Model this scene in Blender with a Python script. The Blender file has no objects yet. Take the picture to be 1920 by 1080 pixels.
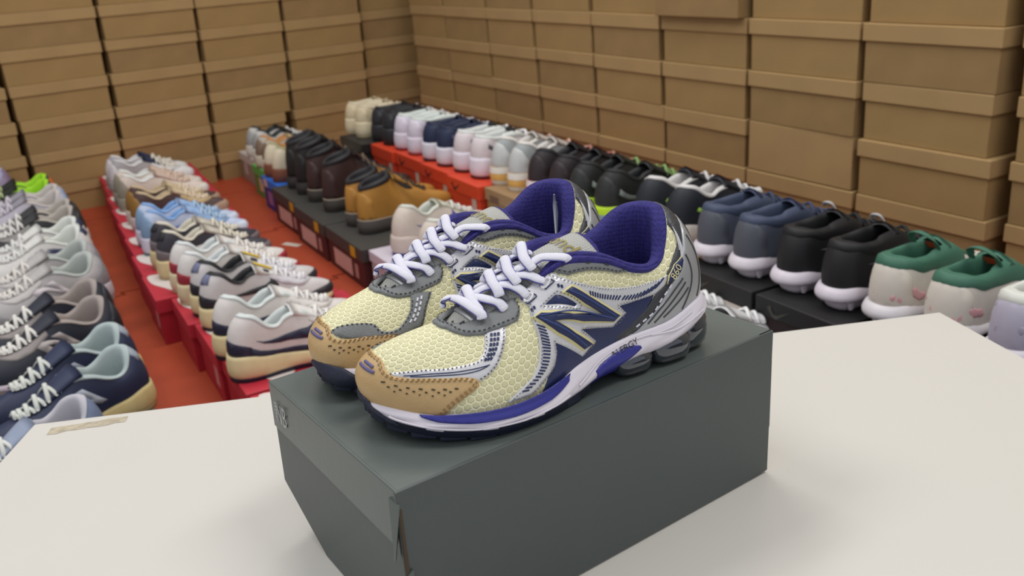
import bpy, math, random
import numpy as np
from mathutils import Vector, Matrix
from mathutils.bvhtree import BVHTree
from mathutils.geometry import delaunay_2d_cdt
random.seed(7)
S = bpy.context.scene
COL = S.collection

# ---------------------------------------------------------------- camera
cam = bpy.data.objects.new('camera', bpy.data.cameras.new('camera'))
COL.objects.link(cam)
S.camera = cam
CAM_Z = .86
_p, _r = math.radians(20.4), math.radians(-4.0)
_F = Vector((0, math.cos(_p), -math.sin(_p)))
_X = Vector((1, 0, 0))
_U = _X.cross(_F)
_X2 = _X*math.cos(_r) + _U*math.sin(_r)
_U2 = -_X*math.sin(_r) + _U*math.cos(_r)
cam.matrix_world = Matrix(((_X2.x, _U2.x, -_F.x, 0), (_X2.y, _U2.y, -_F.y, 0), (_X2.z, _U2.z, -_F.z, CAM_Z), (0, 0, 0, 1)))
cam.data.sensor_width = 36
cam.data.lens = 1710/1920*36
cam.data.clip_start = .02
cam.data.dof.use_dof = True
cam.data.dof.focus_distance = .68
cam.data.dof.aperture_fstop = 11

# ---------------------------------------------------------------- light: a shop ceiling with rows of white LED panels
W = bpy.data.worlds.new('world')
S.world = W
W.use_nodes = True
W.node_tree.nodes['Background'].inputs[0].default_value = (.93, .95, 1, 1)
W.node_tree.nodes['Background'].inputs[1].default_value = .62
for lx, ly in ((-1.3, .9), (1.1, .5), (-.3, 2.4), (1.5, 2.6)):
    L = bpy.data.lights.new('ceiling_panel_light', 'AREA')
    L.shape = 'RECTANGLE'; L.size = 1.2; L.size_y = .5; L.energy = 22; L.color = (1, .97, .93)
    o = bpy.data.objects.new('ceiling_panel_light', L); COL.objects.link(o)
    o.location = (lx, ly, 2.7); o.rotation_euler = (0, 0, math.radians(28))
S.view_settings.view_transform = 'Standard'
S.view_settings.look = 'None'
S.view_settings.gamma = 1
S.view_settings.use_curve_mapping = False
S.view_settings.exposure = 0

# ---------------------------------------------------------------- materials
def lin(c):
    if isinstance(c, str):
        c = [int(c[i:i+2], 16) for i in (0, 2, 4)]
    return tuple(((x/255)/12.92 if x/255 <= .04045 else ((x/255+.055)/1.055)**2.4) for x in c)
_M = {}
def mat(c, rough=.7, metal=0, noise=0, scale=60, bump=0, bscale=300, coat=0, trans=0, name=None, spec=.5):
    """procedural principled material: base colour with faint mottling and a fine bump"""
    key = (str(c), rough, metal, noise, scale, bump, bscale, coat, trans, spec)
    if key in _M: return _M[key]
    m = bpy.data.materials.new(name or 'material')
    m.use_nodes = True
    nt = m.node_tree; b = nt.nodes['Principled BSDF']
    col = lin(c)
    b.inputs['Base Color'].default_value = (*col, 1)
    b.inputs['Roughness'].default_value = rough
    b.inputs['Metallic'].default_value = metal
    b.inputs['Coat Weight'].default_value = coat
    b.inputs['Transmission Weight'].default_value = trans
    b.inputs['Specular IOR Level'].default_value = spec
    tc = nt.nodes.new('ShaderNodeTexCoord')
    if noise:
        n = nt.nodes.new('ShaderNodeTexNoise'); n.inputs['Scale'].default_value = scale; n.inputs['Detail'].default_value = 3
        nt.links.new(tc.outputs['Object'], n.inputs['Vector'])
        r = nt.nodes.new('ShaderNodeMapRange'); r.inputs[1].default_value = .3; r.inputs[2].default_value = .7
        r.inputs[3].default_value = 1-noise; r.inputs[4].default_value = 1+noise
        nt.links.new(n.outputs['Fac'], r.inputs[0])
        v = nt.nodes.new('ShaderNodeVectorMath'); v.operation = 'SCALE'
        v.inputs[0].default_value = col; nt.links.new(r.outputs[0], v.inputs['Scale'])
        nt.links.new(v.outputs[0], b.inputs['Base Color'])
    if bump:
        n = nt.nodes.new('ShaderNodeTexNoise'); n.inputs['Scale'].default_value = bscale; n.inputs['Detail'].default_value = 2
        nt.links.new(tc.outputs['Object'], n.inputs['Vector'])
        bp = nt.nodes.new('ShaderNodeBump'); bp.inputs['Strength'].default_value = bump; bp.inputs['Distance'].default_value = .001
        nt.links.new(n.outputs['Fac'], bp.inputs['Height']); nt.links.new(bp.outputs[0], b.inputs['Normal'])
    _M[key] = m
    return m

def hexmesh(c_rib, c_cell, cell=.0052, name='honeycomb_mesh', bumpd=.0008):
    """honeycomb air mesh: lighter raised ribs round darker cells, laid out in the fabric's own UVs"""
    m = bpy.data.materials.new(name); m.use_nodes = True
    nt = m.node_tree; b = nt.nodes['Principled BSDF']; b.inputs['Roughness'].default_value = .75
    N = nt.nodes.new; Lk = nt.links.new
    uv = N('ShaderNodeUVMap'); sc = N('ShaderNodeVectorMath'); sc.operation = 'MULTIPLY_ADD'
    sc.inputs[1].default_value = (1/cell, 1/cell, 0); sc.inputs[2].default_value = (500, 866, 0)
    Lk(uv.outputs[0], sc.inputs[0])
    def vm(op, *a):
        n = N('ShaderNodeVectorMath'); n.operation = op
        for i, x in enumerate(a):
            if hasattr(x, 'links'): Lk(x, n.inputs[i])
            else: n.inputs[i].default_value = x
        return n
    s = (1, 1.7320508, 1); h = (.5, .8660254, .5)
    a = vm('SUBTRACT', vm('MODULO', sc.outputs[0], s).outputs[0], h)
    b2 = vm('SUBTRACT', vm('MODULO', vm('SUBTRACT', sc.outputs[0], h).outputs[0], s).outputs[0], h)
    z = (1, 1, 0)
    a = vm('ABSOLUTE', vm('MULTIPLY', a.outputs[0], z).outputs[0]); b2 = vm('ABSOLUTE', vm('MULTIPLY', b2.outputs[0], z).outputs[0])
    def hd(v):
        sx = N('ShaderNodeSeparateXYZ'); Lk(v.outputs[0], sx.inputs[0])
        d = vm('DOT_PRODUCT', v.outputs[0], (.5, .8660254, 0))
        mx = N('ShaderNodeMath'); mx.operation = 'MAXIMUM'; Lk(sx.outputs[0], mx.inputs[0]); Lk(d.outputs['Value'], mx.inputs[1])
        return mx
    mn = N('ShaderNodeMath'); mn.operation = 'MINIMUM'; Lk(hd(a).outputs[0], mn.inputs[0]); Lk(hd(b2).outputs[0], mn.inputs[1])
    mr = N('ShaderNodeMapRange'); mr.interpolation_type = 'SMOOTHSTEP'
    mr.inputs[1].default_value = .32; mr.inputs[2].default_value = .46; Lk(mn.outputs[0], mr.inputs[0])
    mx = N('ShaderNodeMix'); mx.data_type = 'RGBA'
    mx.inputs[6].default_value = (*lin(c_cell), 1); mx.inputs[7].default_value = (*lin(c_rib), 1)
    Lk(mr.outputs[0], mx.inputs[0]); Lk(mx.outputs[2], b.inputs['Base Color'])
    bp = N('ShaderNodeBump'); bp.inputs['Strength'].default_value = .8; bp.inputs['Distance'].default_value = bumpd
    Lk(mr.outputs[0], bp.inputs['Height']); Lk(bp.outputs[0], b.inputs['Normal'])
    return m

def knit(c, c2, scale=520, name='knit'):
    """ribbed knit lining"""
    m = bpy.data.materials.new(name); m.use_nodes = True
    nt = m.node_tree; b = nt.nodes['Principled BSDF']; b.inputs['Roughness'].default_value = .85
    N = nt.nodes.new; Lk = nt.links.new
    tc = N('ShaderNodeTexCoord'); v = N('ShaderNodeTexVoronoi'); v.inputs['Scale'].default_value = scale
    mp = N('ShaderNodeMapping'); mp.inputs['Scale'].default_value = (1, 1, .6); Lk(tc.outputs['Object'], mp.inputs[0]); Lk(mp.outputs[0], v.inputs['Vector'])
    v.inputs['Randomness'].default_value = .35
    mx = N('ShaderNodeMix'); mx.data_type = 'RGBA'; mx.inputs[6].default_value = (*lin(c2), 1); mx.inputs[7].default_value = (*lin(c), 1)
    Lk(v.outputs['Distance'], mx.inputs[0]); Lk(mx.outputs[2], b.inputs['Base Color'])
    bp = N('ShaderNodeBump'); bp.invert = True; bp.inputs['Strength'].default_value = .6; bp.inputs['Distance'].default_value = .0007
    Lk(v.outputs['Distance'], bp.inputs['Height']); Lk(bp.outputs[0], b.inputs['Normal'])
    return m

# ---------------------------------------------------------------- object helpers
def obj(name, V, F, m, parent=None, smooth=True, kind=None, label=None):
    me = bpy.data.meshes.new(name)
    me.from_pydata([tuple(v) for v in V], [], [tuple(f) for f in F])
    me.materials.append(m)
    if smooth: me.polygons.foreach_set('use_smooth', [True]*len(me.polygons))
    o = bpy.data.objects.new(name, me); COL.objects.link(o)
    if parent is not None: o.parent = parent
    if kind: o['kind'] = kind
    if label: o['label'] = label
    return o
def thing(name, label, cat, loc=(0, 0, 0), rz=0, group=None):
    o = bpy.data.objects.new(name, None); COL.objects.link(o)
    o.empty_display_size = .05
    o.location = loc; o.rotation_euler = (0, 0, rz)
    o['label'] = label; o['category'] = cat
    if group: o['group'] = group
    return o
class MB:
    """collects vertices and faces of one mesh"""
    def __init__(s): s.V = []; s.F = []
    def add(s, V, F):
        k = len(s.V); s.V += [tuple(v) for v in V]; s.F += [tuple(i+k for i in f) for f in F]; return s
    def hexa(s, c):
        """8 corners: bottom 4 then top 4, counter-clockwise from above"""
        return s.add(c, [(3, 2, 1, 0), (4, 5, 6, 7), (0, 1, 5, 4), (1, 2, 6, 5), (2, 3, 7, 6), (3, 0, 4, 7)])
    def box(s, x0, x1, y0, y1, z0, z1):
        return s.hexa([(x0, y0, z0), (x1, y0, z0), (x1, y1, z0), (x0, y1, z0), (x0, y0, z1), (x1, y0, z1), (x1, y1, z1), (x0, y1, z1)])
    def grid(s, G, closed_u=False, closed_v=False):
        nu, nv = len(G), len(G[0]); V = [p for r in G for p in r]; F = []
        for i in range(nu if closed_u else nu-1):
            for j in range(nv if closed_v else nv-1):
                F.append((i*nv+j, ((i+1) % nu)*nv+j, ((i+1) % nu)*nv+(j+1) % nv, i*nv+(j+1) % nv))
        return s.add(V, F)
    def build(s, name, m, parent=None, **k): return obj(name, s.V, s.F, m, parent, **k)
def bevel(o, w=.002, seg=2):
    b = o.modifiers.new('bevel', 'BEVEL'); b.width = w; b.segments = seg; b.limit_method = 'ANGLE'; b.angle_limit = math.radians(40)
    return o
def smooth_line(pts, n=6, closed=False):
    P = np.array(pts, float); k = len(P); out = []
    rng = range(k if closed else k-1)
    for i in rng:
        p1, p2 = P[i], P[(i+1) % k]
        p0 = P[i-1] if (i > 0 or closed) else 2*p1-p2
        p3 = P[(i+2) % k] if (i+2 < k or closed) else 2*p2-p1
        for j in range(n):
            t = j/n
            out.append(.5*((2*p1)+(-p0+p2)*t+(2*p0-5*p1+4*p2-p3)*t*t+(-p0+3*p1-3*p2+p3)*t**3))
    if not closed: out.append(P[-1])
    return np.array(out)
def ribbon_tube(mb, pts, w, h, nrm=None, seg=8):
    """a lace: flattened tube along pts; w across, h along the normal"""
    P = np.array(pts, float); n = len(P); G = []
    for i in range(n):
        t = P[min(i+1, n-1)]-P[max(i-1, 0)]; t = t/(np.linalg.norm(t)+1e-9)
        u = np.array(nrm[i] if nrm is not None else (0, 0, 1.)); b = np.cross(t, u); b /= np.linalg.norm(b)+1e-9; u = np.cross(b, t)
        e = .55 if i in (0, n-1) else 1
        G.append([P[i]+e*(b*w/2*math.cos(a)+u*h/2*math.sin(a)) for a in (2*math.pi*k/seg for k in range(seg))])
    mb.grid(G, closed_v=True)
    k0 = len(mb.V)-n*seg
    mb.F.append(tuple(k0+j for j in range(seg))[::-1]); mb.F.append(tuple(k0+(n-1)*seg+j for j in range(seg)))

# ---------------------------------------------------------------- shoe surfaces: a closed loop of Bezier ribs
class Loft:
    """rows: [(P0,P1,P2,P3)] in metres (s along from heel to toe, n across, z up), closed loop heel -> facing side -> toe -> far side"""
    def __init__(s, rows): s.R = np.array(rows, float); s.n = len(rows)
    def ctrl(s, u):
        u = np.asarray(u, float) % s.n; i = np.floor(u).astype(int); t = (u-i)[..., None, None]
        p0, p1, p2, p3 = (s.R[(i+k) % s.n] for k in (-1, 0, 1, 2))
        return .5*((2*p1)+(-p0+p2)*t+(2*p0-5*p1+4*p2-p3)*t**2+(-p0+3*p1-3*p2+p3)*t**3)
    def P(s, u, v):
        c = s.ctrl(u); v = np.asarray(v, float)[..., None]
        return (1-v)**3*c[..., 0, :]+3*v*(1-v)**2*c[..., 1, :]+3*v*v*(1-v)*c[..., 2, :]+v**3*c[..., 3, :]
    def N(s, u, v):
        u = np.asarray(u, float); v = np.asarray(v, float); e = .02
        vc = np.clip(v, .02, .98)
        a = s.P(u+e, vc)-s.P(u-e, vc); b = s.P(u, vc+.02)-s.P(u, vc-.02)
        n = np.cross(b, a); return n/(np.linalg.norm(n, axis=-1, keepdims=True)+1e-12)
    def grid(s, nu=192, nv=24, off=0, u0=0, u1=None, v0=0, v1=1):
        u1 = s.n if u1 is None else u1
        U, V = np.meshgrid(np.linspace(u0, u1, nu), np.linspace(v0, v1, nv), indexing='ij')
        P = s.P(U, V)
        if off: P = P+s.N(U, V)*off
        return P
# ---------------------------------------------------------------- the pair on show
cm = .01
def R4(*a): return [[x*cm for x in p] for p in a]
F_ROWS = [  # camera-facing side, heel to toe
 R4((.9, 2.0, 3.9), (.5, 2.2, 6), (1.5, 2.15, 9.7), (3.4, 1.5, 9.9)),
 R4((2.6, 3.1, 3.9), (2.3, 3.35, 5.5), (2.9, 3.4, 8.2), (4.4, 2.35, 8.2)),
 R4((5.0, 3.4, 3.2), (5, 3.7, 4.8), (5.2, 3.7, 7.2), (5.7, 2.7, 7.5)),
 R4((8, 3.3, 2.9), (8, 3.9, 5), (7.9, 3.6, 6.8), (7.6, 3.0, 8.0)),
 R4((11, 3.5, 2.5), (10.9, 4.1, 5), (10.5, 3.6, 7.6), (10.2, 2.7, 9.3)),
 R4((13.5, 4.1, 2.2), (13.5, 4.6, 4.6), (13.3, 3.9, 7.8), (13.0, 2.3, 9.7)),
 R4((16, 4.8, 1.6), (16, 5.3, 4.0), (15.9, 4.0, 6.8), (15.6, 1.9, 8.2)),
 R4((18.7, 5.1, 1.4), (18.9, 5.4, 3.7), (18.4, 4.0, 5.9), (18, 1.6, 7.1)),
 R4((21.5, 4.7, 1.5), (21.8, 4.9, 3.5), (20.8, 3.4, 5.6), (19.7, 1.3, 6.6)),
 R4((24, 3.4, 1.7), (24.5, 3.6, 3.9), (23.2, 2.5, 5.4), (20.5, .9, 6.5)),
 R4((26.0, 1.4, 2.1), (26.9, 1.5, 4.6), (25.3, .9, 5.65), (21, .4, 6.5)),
]
T_ROW = R4((26.9, -.8, 2.4), (27.9, -.9, 4.9), (25.9, -.7, 5.7), (21.1, -.1, 6.5))
H_ROW = R4((.2, 0, 3.9), (-.1, 0, 6.2), (.9, 0, 10.3), (2.75, 0, 11.0))
K_ROWS = [
 R4((.9, -2.0, 3.9), (.7, -2.1, 6), (1.5, -2.2, 10.0), (3.5, -1.7, 11.1)),
 R4((2.6, -3.0, 3.9), (2.4, -3.2, 5.6), (3.2, -3.3, 9.2), (5.1, -2.5, 10.7)),
 R4((5.0, -3.1, 3.2), (5, -3.3, 5), (5.8, -3.2, 7.4), (6.9, -2.9, 9.3)),
 R4((8, -2.8, 2.9), (8, -3.3, 5), (8.1, -3.2, 7.2), (8.6, -2.8, 8.8)),
 R4((11, -2.9, 2.5), (10.9, -3.5, 5), (10.5, -3.2, 7.8), (10.2, -2.5, 9.5)),
 R4((13.5, -3.5, 2.2), (13.5, -4.0, 4.6), (13.3, -3.3, 7.8), (13.0, -2.2, 9.7)),
 R4((16, -3.85, 1.6), (16, -4.3, 4.0), (15.9, -3.3, 6.9), (15.6, -1.9, 8.2)),
 R4((18.7, -4.15, 1.4), (18.9, -4.45, 3.7), (18.4, -3.5, 6), (18, -1.6, 7.1)),
 R4((21.5, -4.1, 1.5), (21.8, -4.3, 3.4), (20.8, -3.2, 5.5), (19.7, -1.3, 6.6)),
 R4((24.2, -3.5, 1.8), (24.6, -3.6, 3.9), (23.2, -2.7, 5.3), (20.5, -.9, 6.5)),
 R4((26.2, -2.8, 2.2), (27.1, -2.9, 4.6), (25.3, -2.1, 5.55), (21, -.5, 6.5)),
]
def rows_for(swap):
    fl = lambda r: [[p[0], -p[1], p[2]] for p in r]
    if not swap: return [H_ROW]+F_ROWS+[T_ROW]+K_ROWS[::-1]
    # the other foot: the footprint is mirrored, the cut of the collar stays
    Fn = [fl(r) for r in K_ROWS]; Kn = [fl(r) for r in F_ROWS]
    for i in range(4):
        Fn[i] = Fn[i][:2]+F_ROWS[i][2:]; Kn[i] = Kn[i][:2]+K_ROWS[i][2:]
    return [H_ROW]+Fn+[fl(T_ROW)]+Kn[::-1]
#            heel                                              toe (index = rib)
ZB = [2.9, 2.8, 2.35, 1.7, 1.35, 1.2, .75, .6, .6, .75, 1.05, 1.5, 2.3]
ZB = ZB+ZB[1:-1][::-1]
def zb_at(u):
    u = np.asarray(u) % 24; i = np.floor(u).astype(int); t = u-i; z = np.array(ZB+ZB[:1])
    return (z[i]*(1-t)+z[i+1]*t)*cm
class Mid:
    """midsole side wall: v=0 bottom edge, v=1 top edge; same loop as the upper"""
    def __init__(s, L): s.L = L; s.n = L.n
    def P(s, u, v):
        u = np.asarray(u, float); v = np.asarray(v, float)
        b = s.L.P(u, np.zeros_like(u)); o = s.L.P(u, np.full_like(u, .03))
        e = .03; t = s.L.P(u+e, u*0)-s.L.P(u-e, u*0)
        nn = np.stack([t[..., 1], -t[..., 0], t[..., 2]*0], -1)*-1
        nn = nn/(np.linalg.norm(nn, axis=-1, keepdims=True)+1e-9)
        z0 = zb_at(u); z1 = b[..., 2]+.0030
        f = .0035+.0035*np.sin(np.pi*np.clip(1-v, 0, 1)*.8)-.004*np.clip(.25-v, 0, 1)*4*.5
        f = f*(1-.85*np.exp(-((u-12.2)/1.2)**2))
        q = b+nn*f[..., None]
        q = q.copy(); q[..., 2] = z0+(z1-z0)*v
        return q
    def N(s, u, v):
        u = np.asarray(u, float); v = np.asarray(v, float)
        vc = np.clip(v, .03, .97)
        a = s.P(u+.02, vc)-s.P(u-.02, vc); b = s.P(u, vc+.03)-s.P(u, vc-.03)
        n = np.cross(b, a); return n/(np.linalg.norm(n, axis=-1, keepdims=True)+1e-12)
class Tongue:
    """u across (-1 far side .. 1 facing side), v from the throat front up to the free end"""
    def P(s, u, v):
        u = np.asarray(u, float); v = np.asarray(v, float)
        s_ = (20.8-10.6*v)*cm+0*u; z = (6.2+6.7*v-2.5*v*v)*cm
        w = (1.7+.8*v)*cm
        n = u*w; z = z-(u*u)*(.35+.95*v)*cm
        return np.stack([s_-u*u*.3*cm, n, z], -1)
    def N(s, u, v):
        u = np.asarray(u, float); v = np.asarray(v, float)
        a = s.P(u+.05, v)-s.P(u-.05, v); b = s.P(u, v+.02)-s.P(u, v-.02)
        n = np.cross(b, a)*-1; n = n/(np.linalg.norm(n, axis=-1, keepdims=True)+1e-12)
        return n*np.sign(n[..., 2:3])

def uvmesh(o, lam):
    """give the mesh fabric UVs in metres"""
    me = o.data; l = me.uv_layers.new(name='UVMap')
    for p in me.polygons:
        for li in p.loop_indices:
            l.data[li].uv = lam(me.loops[li].vertex_index)

def patch(Sf, poly, off, m, name, parent, fine=.0028, scale=(.0245, .095), edge=.35, skirt=.0006, inner=(), label=None, kind=None, build=True, mb=None):
    """a thin overlay: polygon in the (u,v) of surface Sf, lifted by off and closed down to the surface at its edge"""
    sc = np.array(scale)
    def dens(pl):
        q = np.array(pl, float)*sc; out = []
        for i in range(len(q)):
            a, b = q[i], q[(i+1) % len(q)]; k = max(1, int(np.linalg.norm(b-a)/fine))
            out += [a+(b-a)*j/k for j in range(k)]
        return out
    loops = [dens(poly)]+[dens(p) for p in inner]
    pts = []; edges = []
    for lp in loops:
        k = len(pts); pts += lp; edges += [(k+i, k+(i+1) % len(lp)) for i in range(len(lp))]
    nb = len(pts)
    B = np.array(loops[0]); mn, mxx = B.min(0), B.max(0)
    allb = np.array(pts)
    def inside(p, lp):
        x, y = p; c = False; q = lp
        for i in range(len(q)):
            x1, y1 = q[i]; x2, y2 = q[i-1]
            if (y1 > y) != (y2 > y) and x < (x2-x1)*(y-y1)/(y2-y1)+x1: c = not c
        return c
    g = fine*1.15
    for i, x in enumerate(np.arange(mn[0]+g/2, mxx[0], g)):
        for y in np.arange(mn[1]+g/2*(1+i % 2), mxx[1], g):
            p = np.array((x, y))
            if np.min(np.sum((allb-p)**2, 1)) < (fine*.5)**2: continue
            if inside(p, loops[0]) and not any(inside(p, l) for l in loops[1:]): pts.append(p)
    r = delaunay_2d_cdt([Vector(p) for p in pts], edges, [], 0, 1e-7)
    vs = np.array([tuple(v) for v in r[0]]); orig = r[3]
    isb = np.array([any(k < nb for k in o) for o in orig])
    tris = [tuple(f) for f in r[2]]
    keep = []
    lps = [np.array(l) for l in loops]
    for f in tris:
        c = vs[list(f)].mean(0)
        if inside(c, lps[0]) and not any(inside(c, l) for l in lps[1:]): keep.append(f)
    uv = vs/sc
    P = Sf.P(uv[:, 0], uv[:, 1]); N = Sf.N(uv[:, 0], uv[:, 1])
    h = np.where(isb, off*(1-edge), off)
    top = P+N*h[:, None]
    mb2 = mb or MB()
    F = []
    for f in keep:
        a, b, c = (top[i] for i in f)
        if np.dot(np.cross(b-a, c-a), N[f[0]]) < 0: f = f[::-1]
        F.append(f)
    cnt = {}
    for f in F:
        for i in range(3):
            e = (f[i], f[(i+1) % 3]); cnt[e] = 1
    k = len(top); low = P-N*skirt; V = np.vstack([top, low])
    for (a, b) in list(cnt):
        if (b, a) not in cnt: F.append((b, a, a+k, b+k))
    mb2.add(V, F)
    if mb is not None: return mb
    return mb2.build(name, m, parent, label=label, kind=kind)
def stroke(mb, Sf, line, w, off, scale=(.0245, .095), n=6, dash=None, h=None):
    """ribbon following a (u,v) polyline; dash=(on,off) in metres"""
    q = smooth_line(line, n) if n > 1 else np.array(line, float)
    P = Sf.P(q[:, 0], q[:, 1]); N = Sf.N(q[:, 0], q[:, 1])
    d = np.r_[0, np.cumsum(np.linalg.norm(np.diff(P, axis=0), axis=1))]
    def at(x):
        return (np.array([np.interp(x, d, q[:, k]) for k in (0, 1)]))
    segs = []
    if dash:
        x = 0
        while x+dash[0] < d[-1]: segs.append(np.linspace(x, x+dash[0], 3)); x += sum(dash)
    else: segs = [np.linspace(0, d[-1], max(3, int(d[-1]/.0015)))]
    hh = h if h else w*.35
    for sg in segs:
        u = np.array([at(x) for x in sg]); A = Sf.P(u[:, 0], u[:, 1]); M = Sf.N(u[:, 0], u[:, 1]); G = []
        for i in range(len(A)):
            t = A[min(i+1, len(A)-1)]-A[max(i-1, 0)]; t /= np.linalg.norm(t)+1e-9
            b = np.cross(M[i], t); b /= np.linalg.norm(b)+1e-9; c = A[i]+M[i]*off
            G.append([c-b*w/2-M[i]*hh, c-b*w/2*.8+M[i]*hh*.4, c+M[i]*hh*.7, c+b*w/2*.8+M[i]*hh*.4, c+b*w/2-M[i]*hh])
        mb.grid(G)
def glyphs(text, size, font=None):
    """flat letter outlines of the built-in font, triangulated"""
    c = bpy.data.curves.new('letters', 'FONT'); c.body = text; c.size = size; c.resolution_u = 3
    c.align_x = 'CENTER'; c.align_y = 'CENTER'; c.extrude = .0
    o = bpy.data.objects.new('letters', c); COL.objects.link(o)
    dg = bpy.context.evaluated_depsgraph_get(); me = o.evaluated_get(dg).to_mesh()
    V = [tuple(v.co) for v in me.vertices]; F = [tuple(p.vertices) for p in me.polygons]
    bpy.data.objects.remove(o); return V, F

PURPLE = knit('383286', '1a1652'); PURPLE_IN = knit('2f2a80', '15104e')
CREAM_HEX = hexmesh('f4f0c8', 'd2cea4')
def build_hero(swap, label, loc, rz, other):
    root = thing('running_shoe', label, 'shoe', loc, rz, 'running shoes on the grey box')
    L = Loft(rows_for(swap)); M = Mid(L); TG = Tongue()
    silver = mat('d2d2d6', .42, .35, .04, 200, .15, 900, name='silver_foil'); silver2 = mat('a9abae', .4, .5, 0, name='silver_dull')
    grey = mat('76797a', .6, 0, .06, 120, .4, 700, name='grey_synthetic'); navy = mat('1f2a55', .45, .1, .08, 150, name='navy_synthetic')
    caramel = mat('c2a271', .42, 0, .03, 60, .25, 500, name='caramel_leather')
    white = mat('dcd6e0', .45, 0, .02, 50, .1, 200, name='white_foam'); blue = mat('2c2e88', .45, 0, .04, 100, name='violet_blue_rubber')
    rubber = mat('1c2138', .55, 0, .1, 90, .5, 260, name='navy_rubber'); dark = mat('3f4044', .4, .3, .1, 200, .3, 600, name='dark_foil')
    cream = mat('d9cf95', .5, 0, name='cream_edge'); stitch = mat('33343a', .8, name='dark_thread')
    pod = mat('484c54', .1, .65, .1, 60, coat=1, name='smoky_clear_pod'); lace_m = mat('dcdce8', .75, 0, 0, 0, .5, 1500, name='white_lace'); piping = mat('4a4796', .8, name='violet_thread')
    # upper shell with fabric UVs
    nu, nv = 241, 25
    G = L.grid(nu, nv)
    up = MB().grid(G).build('upper', CREAM_HEX, root)
    # metric UV: s along, girth from the feather line, blended to plan view over the toe
    Gm = np.array(G); girth = np.concatenate([np.zeros((nu, 1)), np.cumsum(np.linalg.norm(np.diff(Gm, axis=1), axis=2), axis=1)], 1)
    uvx = Gm[..., 0].copy(); uvy = girth.copy()
    uu = np.linspace(0, 24, nu)
    for i in range(nu):
        if 8.4 < uu[i] < 15.6:
            uvx[i] = Gm[i, :, 0]; uvy[i] = -Gm[i, :, 1]*1.0+.0+.1
            if uu[i] < 12: uvy[i] = girth[i, -1]-.0+0*uvy[i]+(Gm[i, -1, 1]-Gm[i, :, 1])*1.0-.0+0
            # plan-view spacing keeps the cells regular where the ribs fan round the toe
    fl = np.stack([uvx.ravel(), uvy.ravel()], 1)
    planar = np.stack([Gm[..., 0].ravel(), (-Gm[..., 1]).ravel()], 1)
    nz = np.abs(L.N(*np.meshgrid(uu, np.linspace(0, 1, nv), indexing='ij'))[..., 2]).ravel()
    # a single consistent layout: x = s, y = signed girth measured outwards from the ridge line
    ridge = np.concatenate([np.cumsum(np.linalg.norm(np.diff(Gm, axis=1), axis=2)[:, ::-1], axis=1)[:, ::-1], np.zeros((nu, 1))], 1)
    yy = np.abs(Gm[..., 1])+np.where(Gm[..., 2] < .06, .0, 0)
    side = np.hypot(Gm[..., 1], (np.maximum(0, .065-Gm[..., 2]))*1.0)
    toe = np.clip((uu-8.0)/1.6, 0, 1)*np.clip((16-uu)/1.6, 0, 1)
    toe = toe[:, None]
    yfin = (1-toe)*(ridge+np.abs(Gm[:, -1:, 1]))+toe*(np.abs(Gm[..., 1])+np.maximum(0, .060-Gm[..., 2])*.9)
    yfin = yfin*np.sign(Gm[..., 1]+1e-9)
    uvmesh(up, lambda i: (Gm[..., 0].ravel()[i], yfin.ravel()[i]))
    # lining: padded collar rolled over the rim and the inside walls
    U = np.concatenate([np.linspace(17.3, 24, 60), np.linspace(0, 6.7, 60)[1:]])
    T = L.P(U, U*0+1.0); c0 = np.stack([np.clip(T[:, 0], .055, .14), T[:, 0]*0, T[:, 2]*0], 1)
    inw = c0-T; inw[:, 2] = 0; inw /= np.linalg.norm(inw, axis=1)[:, None]
    inner = smooth_line([(.0, .0), (.12, .22), (.42, .3), (.8, .1), (1.05, -.4), (1.1, -1.2), (1.0, -2.4), (.95, -4), (.8, -6.2)], 3)
    G2 = []
    for k, u in enumerate(U):
        d = min(u, 24-u); f = 1-.45*np.clip((d-5)/1.7, 0, 1); hf = np.clip((3.4-d)/1.6, 0, 1)
        ext = (.62*(1-hf)+.03)*cm*(1-.5*np.clip((d-5.6)/1.1, 0, 1))
        row = []
        for q_, o_ in ((1, 0), (.92, .0016), (.7, .0027), (.4, .0032), (.12, .0026)):
            vv = 1-q_*ext/.078; row.append(L.P(u, vv)+L.N(u, min(vv, .97))*o_*(1-.9*hf))
        for (a, b) in inner:
            q = T[k]+inw[k]*a*cm*f+np.array([0, 0, b*cm*(f if b > -1.3 else 1)*(1-.55*hf if b > 0 else 1)])
            if q[2] < .028: q[2] = .028
            row.append(q)
        G2.append(row)
    lin_ = MB().grid(G2).build('collar_lining', PURPLE, root, label='violet knit padded collar and lining')
    # footbed
    mbi = MB(); ring = L.P(np.linspace(0, 24, 73)[:-1], np.full(72, .12)); ctr = np.array([.13, 0, 0])
    mbi.grid([[(*(r[:2]*f+ctr[:2]*(1-f)), .030+.004*(1-f)) for f in (.97, .7, .35, .02)] for r in ring], closed_u=True)
    mbi.build('insole', PURPLE_IN, root, label='dark violet insole')
    # tongue
    a = np.linspace(-1.25, 1.0, 24); b = np.linspace(-.06, 1, 28)
    A, B = np.meshgrid(a, b, indexing='ij'); tp = TG.P(A, B)
    tn = TG.N(A, B); th = .004
    top = tp+tn*.0; bot = tp-tn*th
    mbt = MB().grid([[top[i][0]]*1 for i in range(0)] or [list(top[i])+list(bot[i][::-1]) for i in range(len(top))], closed_v=True)
    tongue = mbt.build('tongue', hexmesh('c2c1bb', 'a3a49f', .0022, 'grey_tongue_mesh', .0004), root)
    uvmesh(tongue, lambda i: (tongue.data.vertices[i].co.x, tongue.data.vertices[i].co.y))
    pm = MB()     # padded rim of the tongue: over the free end and down the far edge
    path = [(x, 1.0) for x in np.linspace(.9, -1.1, 10)]+[(-1.22, y) for y in np.linspace(.95, .5, 9)]
    G3 = []
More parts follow.
